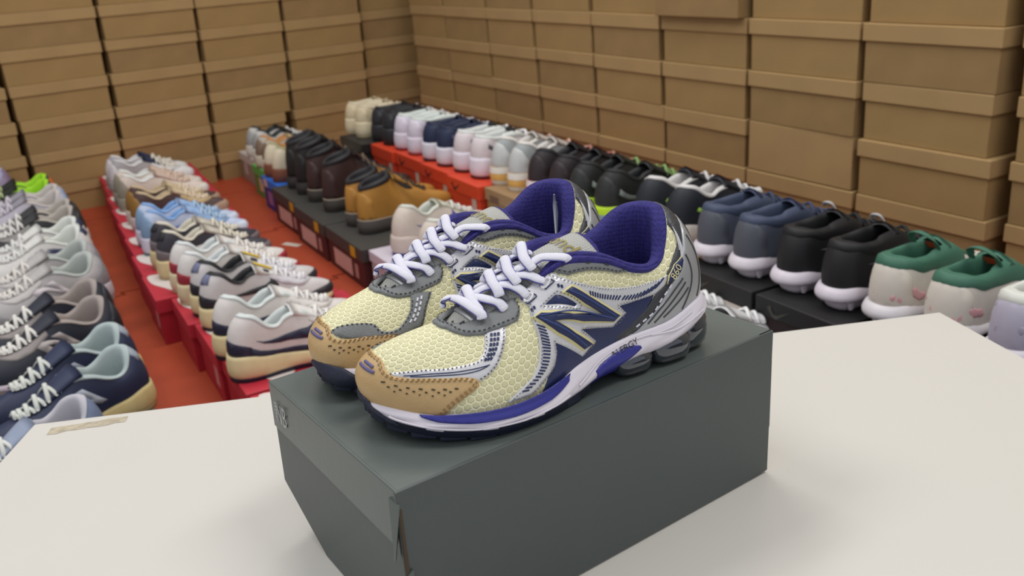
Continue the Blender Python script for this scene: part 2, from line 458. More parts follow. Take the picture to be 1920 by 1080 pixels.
    for k, (x, y) in enumerate(path):
        p = TG.P(x, y); p2 = path[min(k+1, len(path)-1)]; p0 = path[max(k-1, 0)]
        t = TG.P(*p2)-TG.P(*p0); t /= np.linalg.norm(t); u_ = TG.N(x, y); b_ = np.cross(t, u_); b_ /= np.linalg.norm(b_)
        rr = .0036*(.55 if k in (0, len(path)-1) else 1)*(1+2.7*math.exp(-((k-15)/3)**2))
        G3.append([p-u_*.003+rr*(b_*math.cos(q)*1.25+u_*math.sin(q)*.75) for q in (2*math.pi*j/14 for j in range(14))])
    pm.grid(G3, closed_v=True)
    pm.build('tongue_padding', PURPLE, tongue, label='violet padded tongue rim')
    # midsole
    nu = 241; vs = np.linspace(0, 1, 12)
    Um, Vm = np.meshgrid(np.linspace(0, 24, nu), vs, indexing='ij'); g = M.P(Um, Vm)
    wav = .0006*np.sin(Um*4.2+Vm*9)*np.exp(-((Vm-.45)/.25)**2)
    g = g+M.N(Um, Vm)*wav[..., None]
    base = g[:, :1].copy(); cen = np.array([.135, 0, 0])
    inn = [np.concatenate([g[:, 0, :2]*f+cen[:2]*(1-f), g[:, 0, 2:]+.002], 1)[:, None] for f in (.1, .8)]
    topi = L.P(Um[:, :1], Um[:, :1]*0+.06)
    rings = np.concatenate([inn[0], inn[1], g, topi], 1)
    mid = MB().grid(rings).build('midsole', white, root)
    # blue guard strip along the forefoot and the shank, pods under the heel, navy outsole with lugs
    for sgn in (1, -1):
        q = lambda pl: pl if sgn > 0 else [(24-x, y) for x, y in pl]
        patch(M, q([(6.4, 1.15), (6.5, .9), (7.2, .7), (8.2, .6), (9.2, .62), (9.9, .72), (10.25, .88), (10.3, 1.02), (9.4, 1.18), (8.4, 1.24), (7.6, 1.3), (6.9, 1.3)]), .0014, blue, 'side_guard', root, scale=(.0245, .02), fine=.002, label='violet-blue guard strip above the forefoot foam')
    # violet shank bridging the arch
    mb = MB(); G4 = []
    for s_, z0, z1, w in ((6.8, 1.0, 1.9, 3.0), (8.2, .8, 2.2, 3.25), (9.5, .75, 1.9, 3.3), (10.8, .6, 1.6, 3.3), (12.0, .4, 1.2, 3.5), (12.8, .3, .9, 3.7)):
        c = [(-w, z0), (w, z0), (w+.32, (z0+z1)/2), (w+.28, z1), (-w-.28, z1), (-w-.32, (z0+z1)/2)]
        G4.append([(s_*cm, n*cm, z*cm) for n, z in c])
    mb.grid(G4, closed_v=True); k = len(mb.V); mb.F += [tuple(range(6)), tuple(range(k-6, k))[::-1]]
    mb.build('shank', blue, root, smooth=False, label='violet-blue arch shank')
    for sgn in (1, -1):
        for (s0, s1, n_, rz_, zt) in ((.1, 3.1, 2.25, .9, 3.0), (2.7, 6.3, 2.75, .9, 2.35), (6.3, 9.6, 2.75, .5, 1.9)):
            G5 = []
            for i in range(13):
                th_ = math.pi*i/12; row = []
                for j in range(18):
                    ph = 2*math.pi*j/18
                    x, y, z = -math.cos(th_), math.sin(th_)*math.cos(ph), math.sin(th_)*math.sin(ph)
                    p = 3.2; nn = (abs(x)**p+abs(y)**p+abs(z)**p)**(1/p)
                    x, y, z = x/nn, y/nn, z/nn
                    zc = zt/2; tap = 1
                    row.append(((s0+s1)/2*cm+x*(s1-s0)/2*cm, sgn*(n_+y*1.25-(.35*(1 if s0 < 1 else 0))*(1-x))*cm, (zc+z*zc)*cm))
                G5.append(row)
            MB().grid(G5, closed_v=True).build('heel_pod', pod, root, label='smoky clear cushioning pod')
    # outsole: thin base following the spring of the toe, rubber toe bumper, rows of lugs
    sole = MB(); Us = np.linspace(5.6, 18.4, 90); g0 = M.P(Us, Us*0)
    low = g0.copy(); low[:, 2] = np.maximum(g0[:, 2]-.0052, .0014); lo2 = low.copy()
    G6 = [[g0[i]+[0, 0, .002], low[i], [.19+(low[i][0]-.19)*.02, low[i][1]*.02, low[i][2]]] for i in range(len(Us))]
    sole.grid(G6)
    outs = sole.build('outsole', rubber, root)
    bump = [(10.7, -.2), (11.2, .08), (11.6, .42), (11.9, .85), (12.15, 1.15), (12.7, 1.2), (13.2, 1.1), (13.5, .7), (13.8, .2), (14.1, -.2), (12.4, -.3)]
    if swap: bump = [(24-x, y) for x, y in bump]
    patch(M, bump, .0025, rubber, 'toe_bumper', outs, scale=(.0245, .022), fine=.003)
    lug = []
    for k, u in enumerate(np.arange(6.0, 18.1, .66)):
        g_ = [M.P(x, 0.) for x in (u, u+.29, u+.59)]
        z0 = min(p[2] for p in g_); cx = np.array([min(max(g_[1][0], .10), .235), 0, 0])
        mbl = MB(); q = []
        for p in (g_[0], g_[2]):
            inn_ = p+(cx-p)*.28
            q.append((p, inn_))
        zt = z0+.001; sp = max(0, z0-.0068)
        def drop(p, z): return (p[0], p[1], z)
        mbl.hexa([drop(q[0][0], sp), drop(q[1][0], sp), drop(q[1][1], max(0, sp-.004)), drop(q[0][1], max(0, sp-.004)), drop(q[0][0], zt), drop(q[1][0], zt), drop(q[1][1], zt), drop(q[0][1], zt)])
        bevel(mbl.build('lug', rubber, outs, smooth=False), .0012, 2)
    return root, L, M, TG, up, mid, tongue, dict(silver=silver, silver2=silver2, grey=grey, navy=navy, caramel=caramel, white=white, blue=blue, rubber=rubber, dark=dark, cream=cream, stitch=stitch, lace=lace_m, piping=piping)
NEAR = ((.138, .667, .564), math.radians(209)); FAR = ((.138-.0612, .667+.0915, .564), math.radians(213))
# ---------------------------------------------------------------- the shop: rows of shoes on a mat floor, walls of brown boxes
rad = math.radians
E_ = np.array([math.cos(rad(28)), math.sin(rad(28))]); R_ = np.array([math.sin(rad(28)), -math.cos(rad(28))])
def ER(e, r): return e*E_+r*R_          # e: the way the toes point, r: along the rows towards the table
card = mat('a08253', .85, 0, .05, 9, .3, 260, name='brown_cardboard'); card2 = mat('ab8d5f', .85, 0, .06, 7, .3, 260, name='brown_cardboard_lid')
card3 = mat('987b50', .85, 0, .07, 12, .3, 260, name='darker_cardboard'); black = mat('141314', .8, name='dark_gap')
# floor: black underlay and interlocking orange-red foam tiles
MB().box(-6, 6, -2, 8, -.03, 0).build('floor', mat('1b1718', .9, 0, .1, 8), smooth=False, kind='structure')
FL = bpy.data.objects['floor']
tile_m = mat('ab462a', .5, 0, .07, 3, .15, 60, name='orange_red_foam')
def tile(e0, e1, r0, r1, teeth0, teeth1):
    def curve(r, on):
        if not on: return [(e0+.002, r), (e1-.002, r)]
        k0 = math.ceil((e0+.03)/.09); out = [(e0+.002, r)]
        k = k0
        while (k+1)*.09 < e1-.02:
            s_ = .026 if k % 2 else -.004; x = k*.09
            out += [(x+.012, r), (x-.004, r+s_), (x+.094, r+s_), (x+.078, r)] if k % 2 else []
            k += 1
        return out+[(e1-.002, r)]
    A = [(e, r+(.0045 if teeth0 else .003)) for e, r in curve(r0, teeth0)]+[(e, r-(.0045 if teeth1 else .003)) for e, r in curve(r1, teeth1)][::-1]
    n = len(A); c = [ER(*p) for p in A]
    V = [(p[0], p[1], 0.0) for p in c]+[(p[0], p[1], .012) for p in c]
    F = [tuple(range(n))[::-1], tuple(range(n, 2*n))]+[(i, (i+1) % n, (i+1) % n+n, i+n) for i in range(n)]
    ar = sum(c[i][0]*c[(i+1) % n][1]-c[(i+1) % n][0]*c[i][1] for i in range(n))
    if ar < 0: F = [f[::-1] for f in F]
    return obj('floor_tile', V, F, tile_m, FL, smooth=False)
for e0, e1, rs in ((-.65, .40, (-4.6, -3.66, -2.70, -1.75, -.8)), (.40, 1.02, (-4.3, -3.69, -3.05, -2.43, -1.8, -1.2)), (1.02, 1.9, (-4.3, -3.69, -3.05, -2.43, -1.8, -1.2, -.5)), (-1.7, -.65, (-4.6, -3.66, -2.7, -1.75))):
    for i in range(len(rs)-1): tile(e0, e1, rs[i], rs[i+1], 0 if rs[i] < -3.5 else .9, 0 if rs[i+1] < -3.5 else .9)

def carton(name, label, cat, o, ax, w, d, h, group, body_m, lid_m, lid_h=.042, side=0, body_in=.006, sk=0):
    """a shoebox: corner o=(x,y,z), front edge along unit ax (2D), depth d to the left of ax; body and proud lid"""
    ax = np.array(ax); n = np.array([-ax[1], ax[0]])
    root = thing(name, label, cat, (o[0], o[1], o[2]), math.atan2(ax[1], ax[0])+sk, group)
    i = body_in
    b = MB(); b.hexa([(i, i, 0), (w-i, i, 0), (w-i, d-i, 0), (i, d-i, 0), (i*.8, i*.8, h-.004), (w-i*.8, i*.8, h-.004), (w-i*.8, d-i*.8, h-.004), (i*.8, d-i*.8, h-.004)])
    bevel(b.build('body', body_m, root, smooth=False), .0015, 1)
    if lid_h:
        l = MB(); l.box(0, w, 0, d, h-lid_h, h); bevel(l.build('lid', lid_m, root, smooth=False), .0022, 2)
    return root
# left wall of boxes: columns along the wall (metres from the wall's datum), seven courses
lw = np.array([math.cos(rad(37.5)), math.sin(rad(37.5))]); lo = np.array([-1.5964, 3.5232])
WORDS = ['first', 'second', 'third', 'fourth', 'fifth', 'sixth', 'seventh', 'eighth', 'ninth', 'tenth']
LE = [(-.60, -.60), (-.235, -.20), (.155, .130), (.530, .503), (.902, .872), (1.277, 1.268), (1.56, 1.58)]   # (top, bottom)
rnd = random.Random(3)
H1 = .1264
for c in range(len(LE)-2 + 1):
    for k in range(8):
        t = k/6; a = LE[c][1]*(1-t)+LE[c][0]*t+rnd.uniform(-.004, .004); b = LE[c+1][1]*(1-t)+LE[c+1][0]*t
        w = b-a-.012; back = rnd.uniform(0, .008)
        if c == 3 and k == 1: w -= .03
        if c == 5: a += .02; w = .36; back = .055
        wn = np.array([-lw[1], lw[0]])
        p = lo+lw*a+wn*back
        carton('cardboard_box', f'brown cardboard box in the left wall, {WORDS[len(LE)-2-c]} stack from the corner, {WORDS[k]} from the floor', 'box', (p[0], p[1], k*H1), lw, w, .22 if c != 5 else .2, H1-.0006, 'brown boxes in the left wall', card if (c+k) % 3 else card3, card2, lid_h=.040+rnd.uniform(-.002, .003), sk=rad(rnd.uniform(-.5, .5)))
rw = np.array([math.cos(rad(-61)), math.sin(rad(-61))]); ro = np.array([.5509, 2.5952])
RE = [(-1.91, -1.86), (-1.57, -1.505), (-1.20, -1.15), (-.866, -.81), (-.505, -.465), (-.150, -.118), (.208, .219), (.567, .578), (.925, .938), (1.30, 1.31)]
H2 = .1305
for c in range(len(RE)-1):
    for k in range(7):
        t = k/5; a = RE[c][1]*(1-t)+RE[c][0]*t+rnd.uniform(-.003, .003); b = RE[c+1][1]*(1-t)+RE[c+1][0]*t
        w = b-a-.010; back = rnd.uniform(-.004, .006); lh = .040+rnd.uniform(-.002, .003)
        if c == 8: back += .02
        if c == 7: w -= .018+.01*(k % 3 == 0)
        if c == 6 and k == 2: lh = H2-.002; a += .004; w -= .012
        if c == 5 and k == 5: lh = 0; back = -.03
        wn = np.array([-rw[1], rw[0]])
        p = ro+rw*a+wn*back
        carton('cardboard_box', f'brown cardboard box in the right wall, {WORDS[c]} stack from the corner, {WORDS[k]} from the floor', 'box', (p[0], p[1], k*H2), rw, w, .24, H2-.0006, 'brown boxes in the right wall', card if (c+2*k) % 3 else card3, card2, lid_h=lh, sk=rad(rnd.uniform(-.5, .5)))
# building walls behind the stacks
plaster = mat('b9b2a6', .9, 0, .03, 4, name='plaster')
def wall(name, o, ax, x0, x1, dist, h=2.8):
    n = np.array([-ax[1], ax[0]]); q = [o+ax*x0+n*dist, o+ax*x1+n*dist, o+ax*x1+n*(dist+.1), o+ax*x0+n*(dist+.1)]
    MB().hexa([(*p, 0) for p in q]+[(*p, h) for p in q]).build(name, plaster, smooth=False, kind='structure')
wall('wall_left', lo, lw, -3.2, 1.9, .30); wall('wall_right', ro, rw, -2.45, 3.2, .30)

# ---------------------------------------------------------------- the table and the grey shoebox
TZ = .434
tt = thing('display_table', 'white table in the foreground carrying the grey shoebox', 'table', (0, 0, 0))
top = [(-.500, .8427), (.4916, .967), (.545, .69), (.62, -.35), (-.47, -.35)]
n = len(top); V = [(*p, TZ-.022) for p in top]+[(*p, TZ) for p in top]
ar = sum(top[i][0]*top[(i+1) % n][1]-top[(i+1) % n][0]*top[i][1] for i in range(n))
F = [tuple(range(n))[::-1], tuple(range(n, 2*n))]+[(i, (i+1) % n, (i+1) % n+n, i+n) for i in range(n)]
if ar < 0: F = [f[::-1] for f in F]
bevel(obj('table_top', V, F, mat('d1cec7', .28, 0, .015, 3, .08, 40, name='white_laminate', spec=.4), tt, smooth=False), .0012, 2)
for x, y in ((-.43, .76), (.44, .87), (.54, -.28), (-.40, -.28)):
    MB().box(x-.02, x+.02, y-.02, y+.02, 0.012, TZ-.022).build('leg', mat('c9c6bf', .4), tt, smooth=False)
# worn strip of tape residue along the far left edge
mb = MB(); rr = random.Random(5)
a0, a1 = np.array([-.478, .836]), np.array([-.405, .851])
pl = [(a0+(a1-a0)*t) for t in np.linspace(0, 1, 9)]; dn = np.array([.12, -.99])
q = [(*(p+dn*(.0035+rr.uniform(0, .002))), TZ+.0003) for p in pl]; q2 = [(*(p+dn*(.019+rr.uniform(-.0025, .002))), TZ+.0003) for p in pl]
mb.grid([[a, b] for a, b in zip(q2, q)])
mb.build('tape_residue', mat('b3a893', .6, 0, .2, 150), tt, smooth=False, label='torn strip of old beige tape')

bx = thing('shoebox', 'grey-green shoebox on the white table under the running shoes', 'box', (0, 0, 0))
A_, B_b, C_ = np.array([-.0766, .465]), np.array([.2022, .6595]), np.array([-.1892, .6307]); D_ = B_b+C_-A_
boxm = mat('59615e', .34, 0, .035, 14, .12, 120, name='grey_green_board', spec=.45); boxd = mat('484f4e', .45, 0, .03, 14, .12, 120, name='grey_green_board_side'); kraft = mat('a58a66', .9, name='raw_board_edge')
ux = (B_b-A_)/np.linalg.norm(B_b-A_); uy = (C_-A_)/np.linalg.norm(C_-A_)
def bp(a, b, z): p = A_+ux*a+uy*b; return (p[0], p[1], z)
LB, WB, BZ = .340, .2005, .564
# body; its far left bottom corner is crushed in, as in a worn box
z0 = TZ+.0005; zt_ = BZ-.004
Vb = [bp(.001, .002, z0), bp(LB-.003, .004, z0), bp(LB-.003, WB-.004, z0), bp(.05, WB-.003, z0), bp(.0025, WB*.72, z0),
      bp(.001, .002, zt_), bp(LB-.0015, .002, zt_), bp(LB-.0015, WB-.004, zt_), bp(-.0005, WB-.001, zt_), bp(-.002, WB-.0005, BZ-.086), bp(.012, WB*.86, z0+.020)]
Fb = [(4, 3, 2, 1, 0), (5, 6, 7, 8), (0, 1, 6, 5), (1, 2, 7, 6), (2, 3, 9, 8, 7), (3, 10, 9), (3, 4, 10), (4, 9, 10), (0, 5, 8, 9, 4)]
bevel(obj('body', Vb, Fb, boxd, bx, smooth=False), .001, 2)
# lid: top sheet with a long front panel, an end flap on the left, side tabs on the right end
ld = MB(); G = []
for i in range(25):
    row = []
    for j in range(15):
        a, b = i/24, j/14; sag = -.0022*math.sin(math.pi*a)*math.sin(math.pi*b)
        row.append(bp(a*LB, b*WB, BZ+sag))
    G.append(row)
ld.grid(G)
top_o = ld.build('lid_top', boxm, bx, label='glossy top sheet of the lid')
fl = MB(); fl.hexa([bp(0, -.0012, BZ-.0325), bp(LB+.001, -.0012, BZ-.0325), bp(LB+.001, .001, BZ-.0325), bp(0, .001, BZ-.0325), bp(0, -.0012, BZ), bp(LB+.001, -.0012, BZ), bp(LB+.001, .001, BZ), bp(0, .001, BZ)])
fl2 = MB(); fl2.hexa([bp(-.0016, -.0005, BZ-.128), bp(LB+.001, -.0005, BZ-.128), bp(LB+.001, .0025, BZ-.128), bp(-.0016, .0025, BZ-.128), bp(-.0016, -.0015, BZ), bp(LB+.001, -.0015, BZ), bp(LB+.001, .002, BZ), bp(-.0016, .002, BZ)])
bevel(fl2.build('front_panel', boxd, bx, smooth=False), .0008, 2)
ef = MB(); ef.hexa([bp(-.003, .006, BZ-.040), bp(0, .006, BZ-.040), bp(0, WB-.003, BZ-.036), bp(-.003, WB-.003, BZ-.036), bp(-.001, -.001, BZ+.0002), bp(.0015, -.001, BZ+.0002), bp(.0015, WB, BZ+.0002), bp(-.001, WB, BZ+.0002)])
bevel(ef.build('end_flap', boxm, bx, smooth=False), .0008, 2)
# torn front corner: raw board strip, the gap's shade put into its dark colour; two lifted tabs
MB().hexa([bp(-.0012, -.003, BZ-.125), bp(.0015, -.003, BZ-.125), bp(.0015, .0, BZ-.125), bp(-.0012, .0, BZ-.125), bp(-.001, -.002, BZ-.012), bp(.001, -.002, BZ-.012), bp(.001, .0, BZ-.012), bp(-.001, .0, BZ-.012)]).build('torn_edge_gap_shade', mat('4a3d2e', .9), bx, smooth=False, label='torn corner edge of raw board with the gap shade painted in')
MB().hexa([bp(-.0075, -.001, BZ-.048), bp(-.0035, .004, BZ-.048), bp(-.002, .006, BZ-.046), bp(-.006, .002, BZ-.046), bp(-.001, -.003, BZ-.008), bp(-.0002, -.003, BZ-.008), bp(0, .007, BZ-.006), bp(-.003, .006, BZ-.006)]).build('corner_tab', boxm, bx, smooth=False)
MB().hexa([bp(-.001, -.0045, BZ-.124), bp(.005, -.0035, BZ-.124), bp(.005, -.0015, BZ-.124), bp(-.001, -.002, BZ-.124), bp(-.0005, -.0035, BZ-.058), bp(.0035, -.003, BZ-.056), bp(.0035, -.0015, BZ-.056), bp(-.0005, -.0015, BZ-.058)]).build('corner_tab', boxm, bx, smooth=False)
for za, zb, dx in ((.028, .088, .0035), (.092, .127, .001)):
    MB().hexa([bp(LB-.001, .001, BZ-zb), bp(LB+dx, .001, BZ-zb), bp(LB+dx, WB*.7, BZ-zb), bp(LB-.001, WB*.7, BZ-zb), bp(LB-.001, .001, BZ-za), bp(LB+dx, .001, BZ-za), bp(LB+dx, WB*.7, BZ-za), bp(LB-.001, WB*.7, BZ-za)]).build('end_tab', boxm if dx > .002 else kraft, bx, smooth=False)
# emblem on the end flap: slanted NB with speed lines
V, Fg = glyphs('NB', .0235)
cx, cz = WB-.023, BZ-.0205
obj('emblem', [bp(-.0032-.0001*v[0], cx-(v[0]*.62+v[1]*.12), cz+v[1]*1.05) for v in V], Fg, mat('a4a9a8', .4, .3, name='silver_print'), bx, smooth=False, label='small silver printed letters on the end flap')
mb = MB()
for k in range(5):
    z = cz+.0075-k*.003; b0 = cx+.0062+.0005*k
    mb.add([bp(-.0033, b0, z), bp(-.0033, b0+.005-.0006*k, z), bp(-.0033, b0+.005-.0006*k, z+.0013), bp(-.0033, b0, z+.0013)], [(0, 1, 2, 3)])
mb.build('speed_line', mat('a4a9a8', .4, .3), bx, smooth=False)
# ---------------------------------------------------------------- shoes on display
def shape(style, swap, dz=0):
    """rib table of a display shoe, from the same last as the pair on show"""
    R = np.array(rows_for(swap)).copy()
    n = 24
    lowtop = dict(court=1, runner=0, golf=0, boot=0)
    for i in range(n):
        d = min(i, n-i)
        R[i, :, 1] *= (1, 1, 1, 1, .97, .94, .90, .86, .85, .85, .86, .88, .9)[d]
        if style == 'court':
            R[i, :, 2] += .004*(d < 9); R[i, 1:, 2] -= .004*max(0, (d-8)/4)
            if d in (3, 4): R[i, 3, 2] -= .004
        if style in ('golf', 'spike'):
            R[i, :, 2] += .012
            if d < 6: R[i, 3, 2] = .104+.004*(d < 2)+.004*(d == 5); R[i, 3, 0] *= .9; R[i, 3, 1] *= 1.0; R[i, 2, 2] += .012*(d in (2, 3, 4))
            R[i, :, 1] *= 1.05 if (style == 'spike' or d > 6) else 1.22
            if style == 'spike': R[i, 0, 2] -= .015; R[i, 1, 2] -= .010; R[i, 2, 2] -= .004
        if style == 'boot':
            R[i, 0, 2] = .034; R[i, 1, 2] = .062
            if d <= 6:
                t = d/6; R[i, 1, 2] = .075; R[i, 2, 2] = .116+.014*t; R[i, 3, 2] = .132+.030*t
                a = math.pi*t; sg = 1 if i <= 12 else -1
                R[i, 3, 0] = .055-.040*math.cos(a*.92); R[i, 3, 1] = sg*.033*math.sin(max(.0, a*.92))
                R[i, 2, 0] = .052-.046*math.cos(a*.92); R[i, 2, 1] = sg*.040*math.sin(a*.92)
                R[i, 1, 1] *= 1.0
            elif d == 7: R[i, 3] = (.125, np.sign(R[i, 3, 1])*.022, .125); R[i, 2] = (.130, np.sign(R[i, 2, 1])*.036, .105)
            elif d == 8: R[i, 3] = (.150, np.sign(R[i, 3, 1])*.019, .106); R[i, 2, 2] = .088
            elif d == 9: R[i, 3] = (.168, np.sign(R[i, 3, 1])*.014, .092); R[i, 2, 2] = .078
            elif d == 10: R[i, 3] = (.178, np.sign(R[i, 3, 1])*.009, .086); R[i, 2, 2] = .074
            elif d == 11: R[i, 3] = (.182, np.sign(R[i, 3, 1])*.004, .084); R[i, 2, 2] = .072
            else: R[i, 3] = (.183, 0, .084); R[i, 2, 2] = .072
            if d >= 9: R[i, 0:2, 2] += .004
            if d <= 7: R[i, 3, 2] += dz; R[i, 2, 2] += dz
    return R
POLY = dict(
    toe=[(9.6, .02), (9.3, .45), (10.4, .52), (11.3, .5), (12, .52), (12.7, .5), (13.6, .52), (14.7, .45), (14.4, .02), (12, .0)],
    toefull=[(8.4, .02), (8.2, .35), (9.2, .75), (10.4, .82), (12, .84), (13.6, .82), (14.8, .75), (15.8, .35), (15.6, .02), (12, 0)],
    mud=[(-2.5, .02), (-2.4, .34), (0, .38), (2.4, .34), (4, .2), (6.5, .2), (8.6, .26), (9.4, .4), (10.6, .42), (12, .42), (13.4, .42), (14.6, .4), (15.4, .26), (17.5, .2), (20, .2), (21.5, .34), (21.5, .02), (17.5, .02), (12, 0), (6.5, .02)],
    heel=[(-2.6, .02), (-2.3, .5), (-1.2, .72), (0, .78), (1.2, .72), (2.3, .5), (2.6, .02), (0, .0)],
    heeltop=[(-1.1, .66), (-.9, .97), (0, .985), (.9, .97), (1.1, .66), (0, .6)],
    swoosh=[(2.9, .52), (4.4, .42), (5.8, .39), (6.7, .48), (6.9, .64), (6.4, .84), (6.3, .70), (5.9, .60), (5.2, .56), (4.2, .55)],
    bigswoosh=[(2.6, .52), (4.2, .40), (5.9, .36), (7.0, .46), (7.3, .66), (6.7, .88), (6.6, .72), (6.1, .60), (5.2, .56), (4.0, .56)],
    N=[(6.2, .72), (5.6, .74), (4.3, .34), (4.7, .3), (6.5, .6), (5.6, .2), (6.1, .18), (7.2, .7), (6.8, .75), (4.95, .42)],
    eyestay=[(6.4, .99), (6.3, .78), (7.4, .66), (8.6, .66), (9.6, .78), (10.6, .86), (12, .88), (13.4, .86), (14.4, .78), (15.4, .66), (16.6, .66), (17.7, .78), (17.6, .99)]+[(u, .999) for u in np.linspace(17.3, 6.7, 20)],
    quarter=[(2.6, .05), (2.4, .6), (3.6, .75), (5.4, .7), (6.4, .74), (7.2, .6), (7.2, .05)],
    band=[(2.2, .42), (4, .3), (6.4, .28), (8.2, .36), (8.1, .46), (6.4, .4), (4, .42), (2.2, .56)],
    crossa=[(3.0, .12), (5.6, .72), (6.1, .72), (3.5, .12)], crossb=[(4.3, .12), (6.7, .72), (7.1, .72), (4.8, .12)], crossc=[(2.6, .5), (4.5, .38), (7.2, .2), (7.4, .28), (4.7, .48), (2.7, .6)],
)
def display_shoe(label, e, r, z, yaw, style, c, swap, group, size=1.06, cat='shoe', nm='sneaker', laces=5, extra=()):
    """c: colours by part name; extra: [(part name, polygon key, colour, both sides?)]"""
    p = ER(e, r)
    root = thing(nm, label, cat, (p[0], p[1], z), rad(yaw), group)
    root.scale = (size, size*.93, size)
    L = Loft(shape(style, swap, c.get('dz', 0))); M = Mid(L)
    g = lambda k, d=None: mat(c.get(k, d or c['upper']), .6 if k not in ('gloss',) else .2, 0, .04, 60)
    nu, nv = 73, 10
    MB().grid(L.grid(nu, nv)).build('upper', g('upper'), root)
    # lining with rolled collar
    lo_ = 7.6 if style == 'boot' else 6.7
    U = np.concatenate([np.linspace(24-lo_, 24, 26), np.linspace(0, lo_, 26)[1:]])
    T_ = L.P(U, U*0+1.0)
    c0 = np.stack([np.clip(T_[:, 0], .045, .14 if style != 'boot' else .07), T_[:, 0]*0, T_[:, 2]*0], 1); inw = c0-T_; inw[:, 2] = 0; inw /= np.linalg.norm(inw, axis=1)[:, None]+1e-9
    k_ = 1.0 if style != 'boot' else .9
    G = []
    for k, u in enumerate(U):
        row = []
        ext = c.get('ext', {'boot': .16, 'golf': .2, 'spike': .3}.get(style, .07))
        for q_, o_ in ((1, 0), (.9, .002), (.45, .0045 if style in ('boot', 'golf', 'spike') else .002), (.1, .0035 if style in ('boot', 'golf', 'spike') else .0015)):
            vv = 1-q_*ext; row.append(L.P(u, vv)+L.N(u, min(vv, .96))*o_)
        for a_, b_ in ((.0, .1), (.25, .32), (.6, .2), (.85, -.4), (.95, -1.6), (.9, -3.5), (.8, -6.0)):
            q = T_[k]+inw[k]*a_*cm*k_+np.array([0, 0, b_*cm*(1.6 if (style == 'boot' and b_ < -1) else 1)]); q[2] = max(q[2], .034); row.append(q)
        G.append(row)
    MB().grid(G).build('collar_lining', g('lining'), root)
    ring = L.P(np.linspace(0, 24, 37)[:-1], np.full(36, .1)); ctr = np.array([.13, 0, 0])
    MB().grid([[(*(q[:2]*f+ctr[:2]*(1-f)), .034+(.0)) for f in (.96, .5, .02)] for q in ring], closed_u=True).build('insole', g('insole', c.get('lining')), root)
    # tongue: a strip spanning the throat
    Gt = []
    v_ = np.linspace(0, 1, 9)
    if style == 'boot': sx = (.184-.082*v_); sz = .083+(.078+c.get('dz', 0))*v_**.85
    else: sx = (.209-.092*v_); sz = .061+.06*v_-.006*v_*v_+(.008 if style in ('golf', 'spike') else 0)
    rim = []
    for i in range(9):
        w = .013+.016*v_[i]
        Gt.append([(sx[i], w*x, sz[i]-x*x*(.003+.009*v_[i])) for x in np.linspace(-1, 1, 9)]+[(sx[i]-.004, w*x*.9, sz[i]-.005-x*x*(.003+.008*v_[i])) for x in np.linspace(1, -1, 9)])
    mbt = MB().grid(Gt, closed_v=True); k9 = len(mbt.V); mbt.F.append(tuple(range(k9-18, k9)))
    mbt.build('tongue', g('tongue'), root)
    if c.get('tab'):
        i0 = 7; q = np.array(Gt[i0][4]); q1 = np.array(Gt[8][4]); q0 = np.array(Gt[5][4]); t_ = q1-q0
        MB().grid([[tuple(q0+t_*tt_+np.array([0, x, .0022-x*x*9])) for x in np.linspace(-.012, .012, 5)] for tt_ in (0, .5, 1)]).build('tongue_tab', mat(c['tab'], .6), root)
    # midsole and outsole
    us = np.linspace(0, 24, nu); vs = np.linspace(0, 1, 7)
    Um, Vm = np.meshgrid(us, vs, indexing='ij'); gm = M.P(Um, Vm).copy()
    toe_up = np.interp(np.minimum(us, 24-us), [0, 9, 12], [0, .001, .012])
    spiked = style == 'spike'; bot = (.019 if spiked else .006)+toe_up*(.3 if spiked else 1)
    topz = L.P(us, us*0)[:, 2]+.004
    for j, v in enumerate(vs): gm[:, j, 2] = bot+(topz-bot)*v
    if spiked:
        c3 = np.array([.13, 0, 0]); nn_ = gm[:, 3]-c3; nn_[:, 2] = 0; nn_ /= np.linalg.norm(nn_, axis=1)[:, None]
        for j, v in enumerate(vs): gm[:, j] += nn_*(.0055*(1-v)**.7-.002*(v > .9))
    inn = gm[:, :1].copy(); inn[..., :2] = inn[..., :2]*.1+np.array([.13, 0])*.9
    tp_ = gm[:, -1:].copy(); tp_[..., :2] = tp_[..., :2]*.9+np.array([.13, 0])*.1
    mid = MB().grid(np.concatenate([inn, gm, tp_], 1)).build('midsole', g('midsole'), root)
    ou = gm[:, 0].copy(); e_ = .001
    o0 = ou.copy(); o0[:, 2] += .002; o1 = ou.copy(); o1[:, 2] = np.maximum(ou[:, 2]-.006, 0); o2 = o1.copy(); o2[:, :2] = o2[:, :2]*.1+np.array([.13, 0])*.9
    nrm = ou-np.array([.13, 0, 0]); nrm[:, 2] = 0; nrm /= np.linalg.norm(nrm, axis=1)[:, None]
    o0 += nrm*.0012; o1 += nrm*.0012
    if not spiked: MB().grid(np.stack([o0, o1, o2], 1)).build('outsole', g('outsole'), root)
    else:
        # moulded blocks under heel and forefoot, fins at the rim
        for cx, ax_, ay, lo3 in ((.048, .042, .031, .010), (.190, .062, .044, .010)):
            G = []
            for t in np.linspace(0, 2*math.pi, 25)[:-1]:
                ct, st = math.cos(t), math.sin(t); q_ = (abs(ct)**3+abs(st)**3)**(-1/3)
                G.append([(cx+ct*q_*ax_*f2, st*q_*ay*f2, zz) for f2, zz in ((1.0, .022), (.98, .015), (.90, .007), (.80, .0012), (.02, .0012))])
            MB().grid(G, closed_u=True).build('outsole_block', g('outsole'), root)
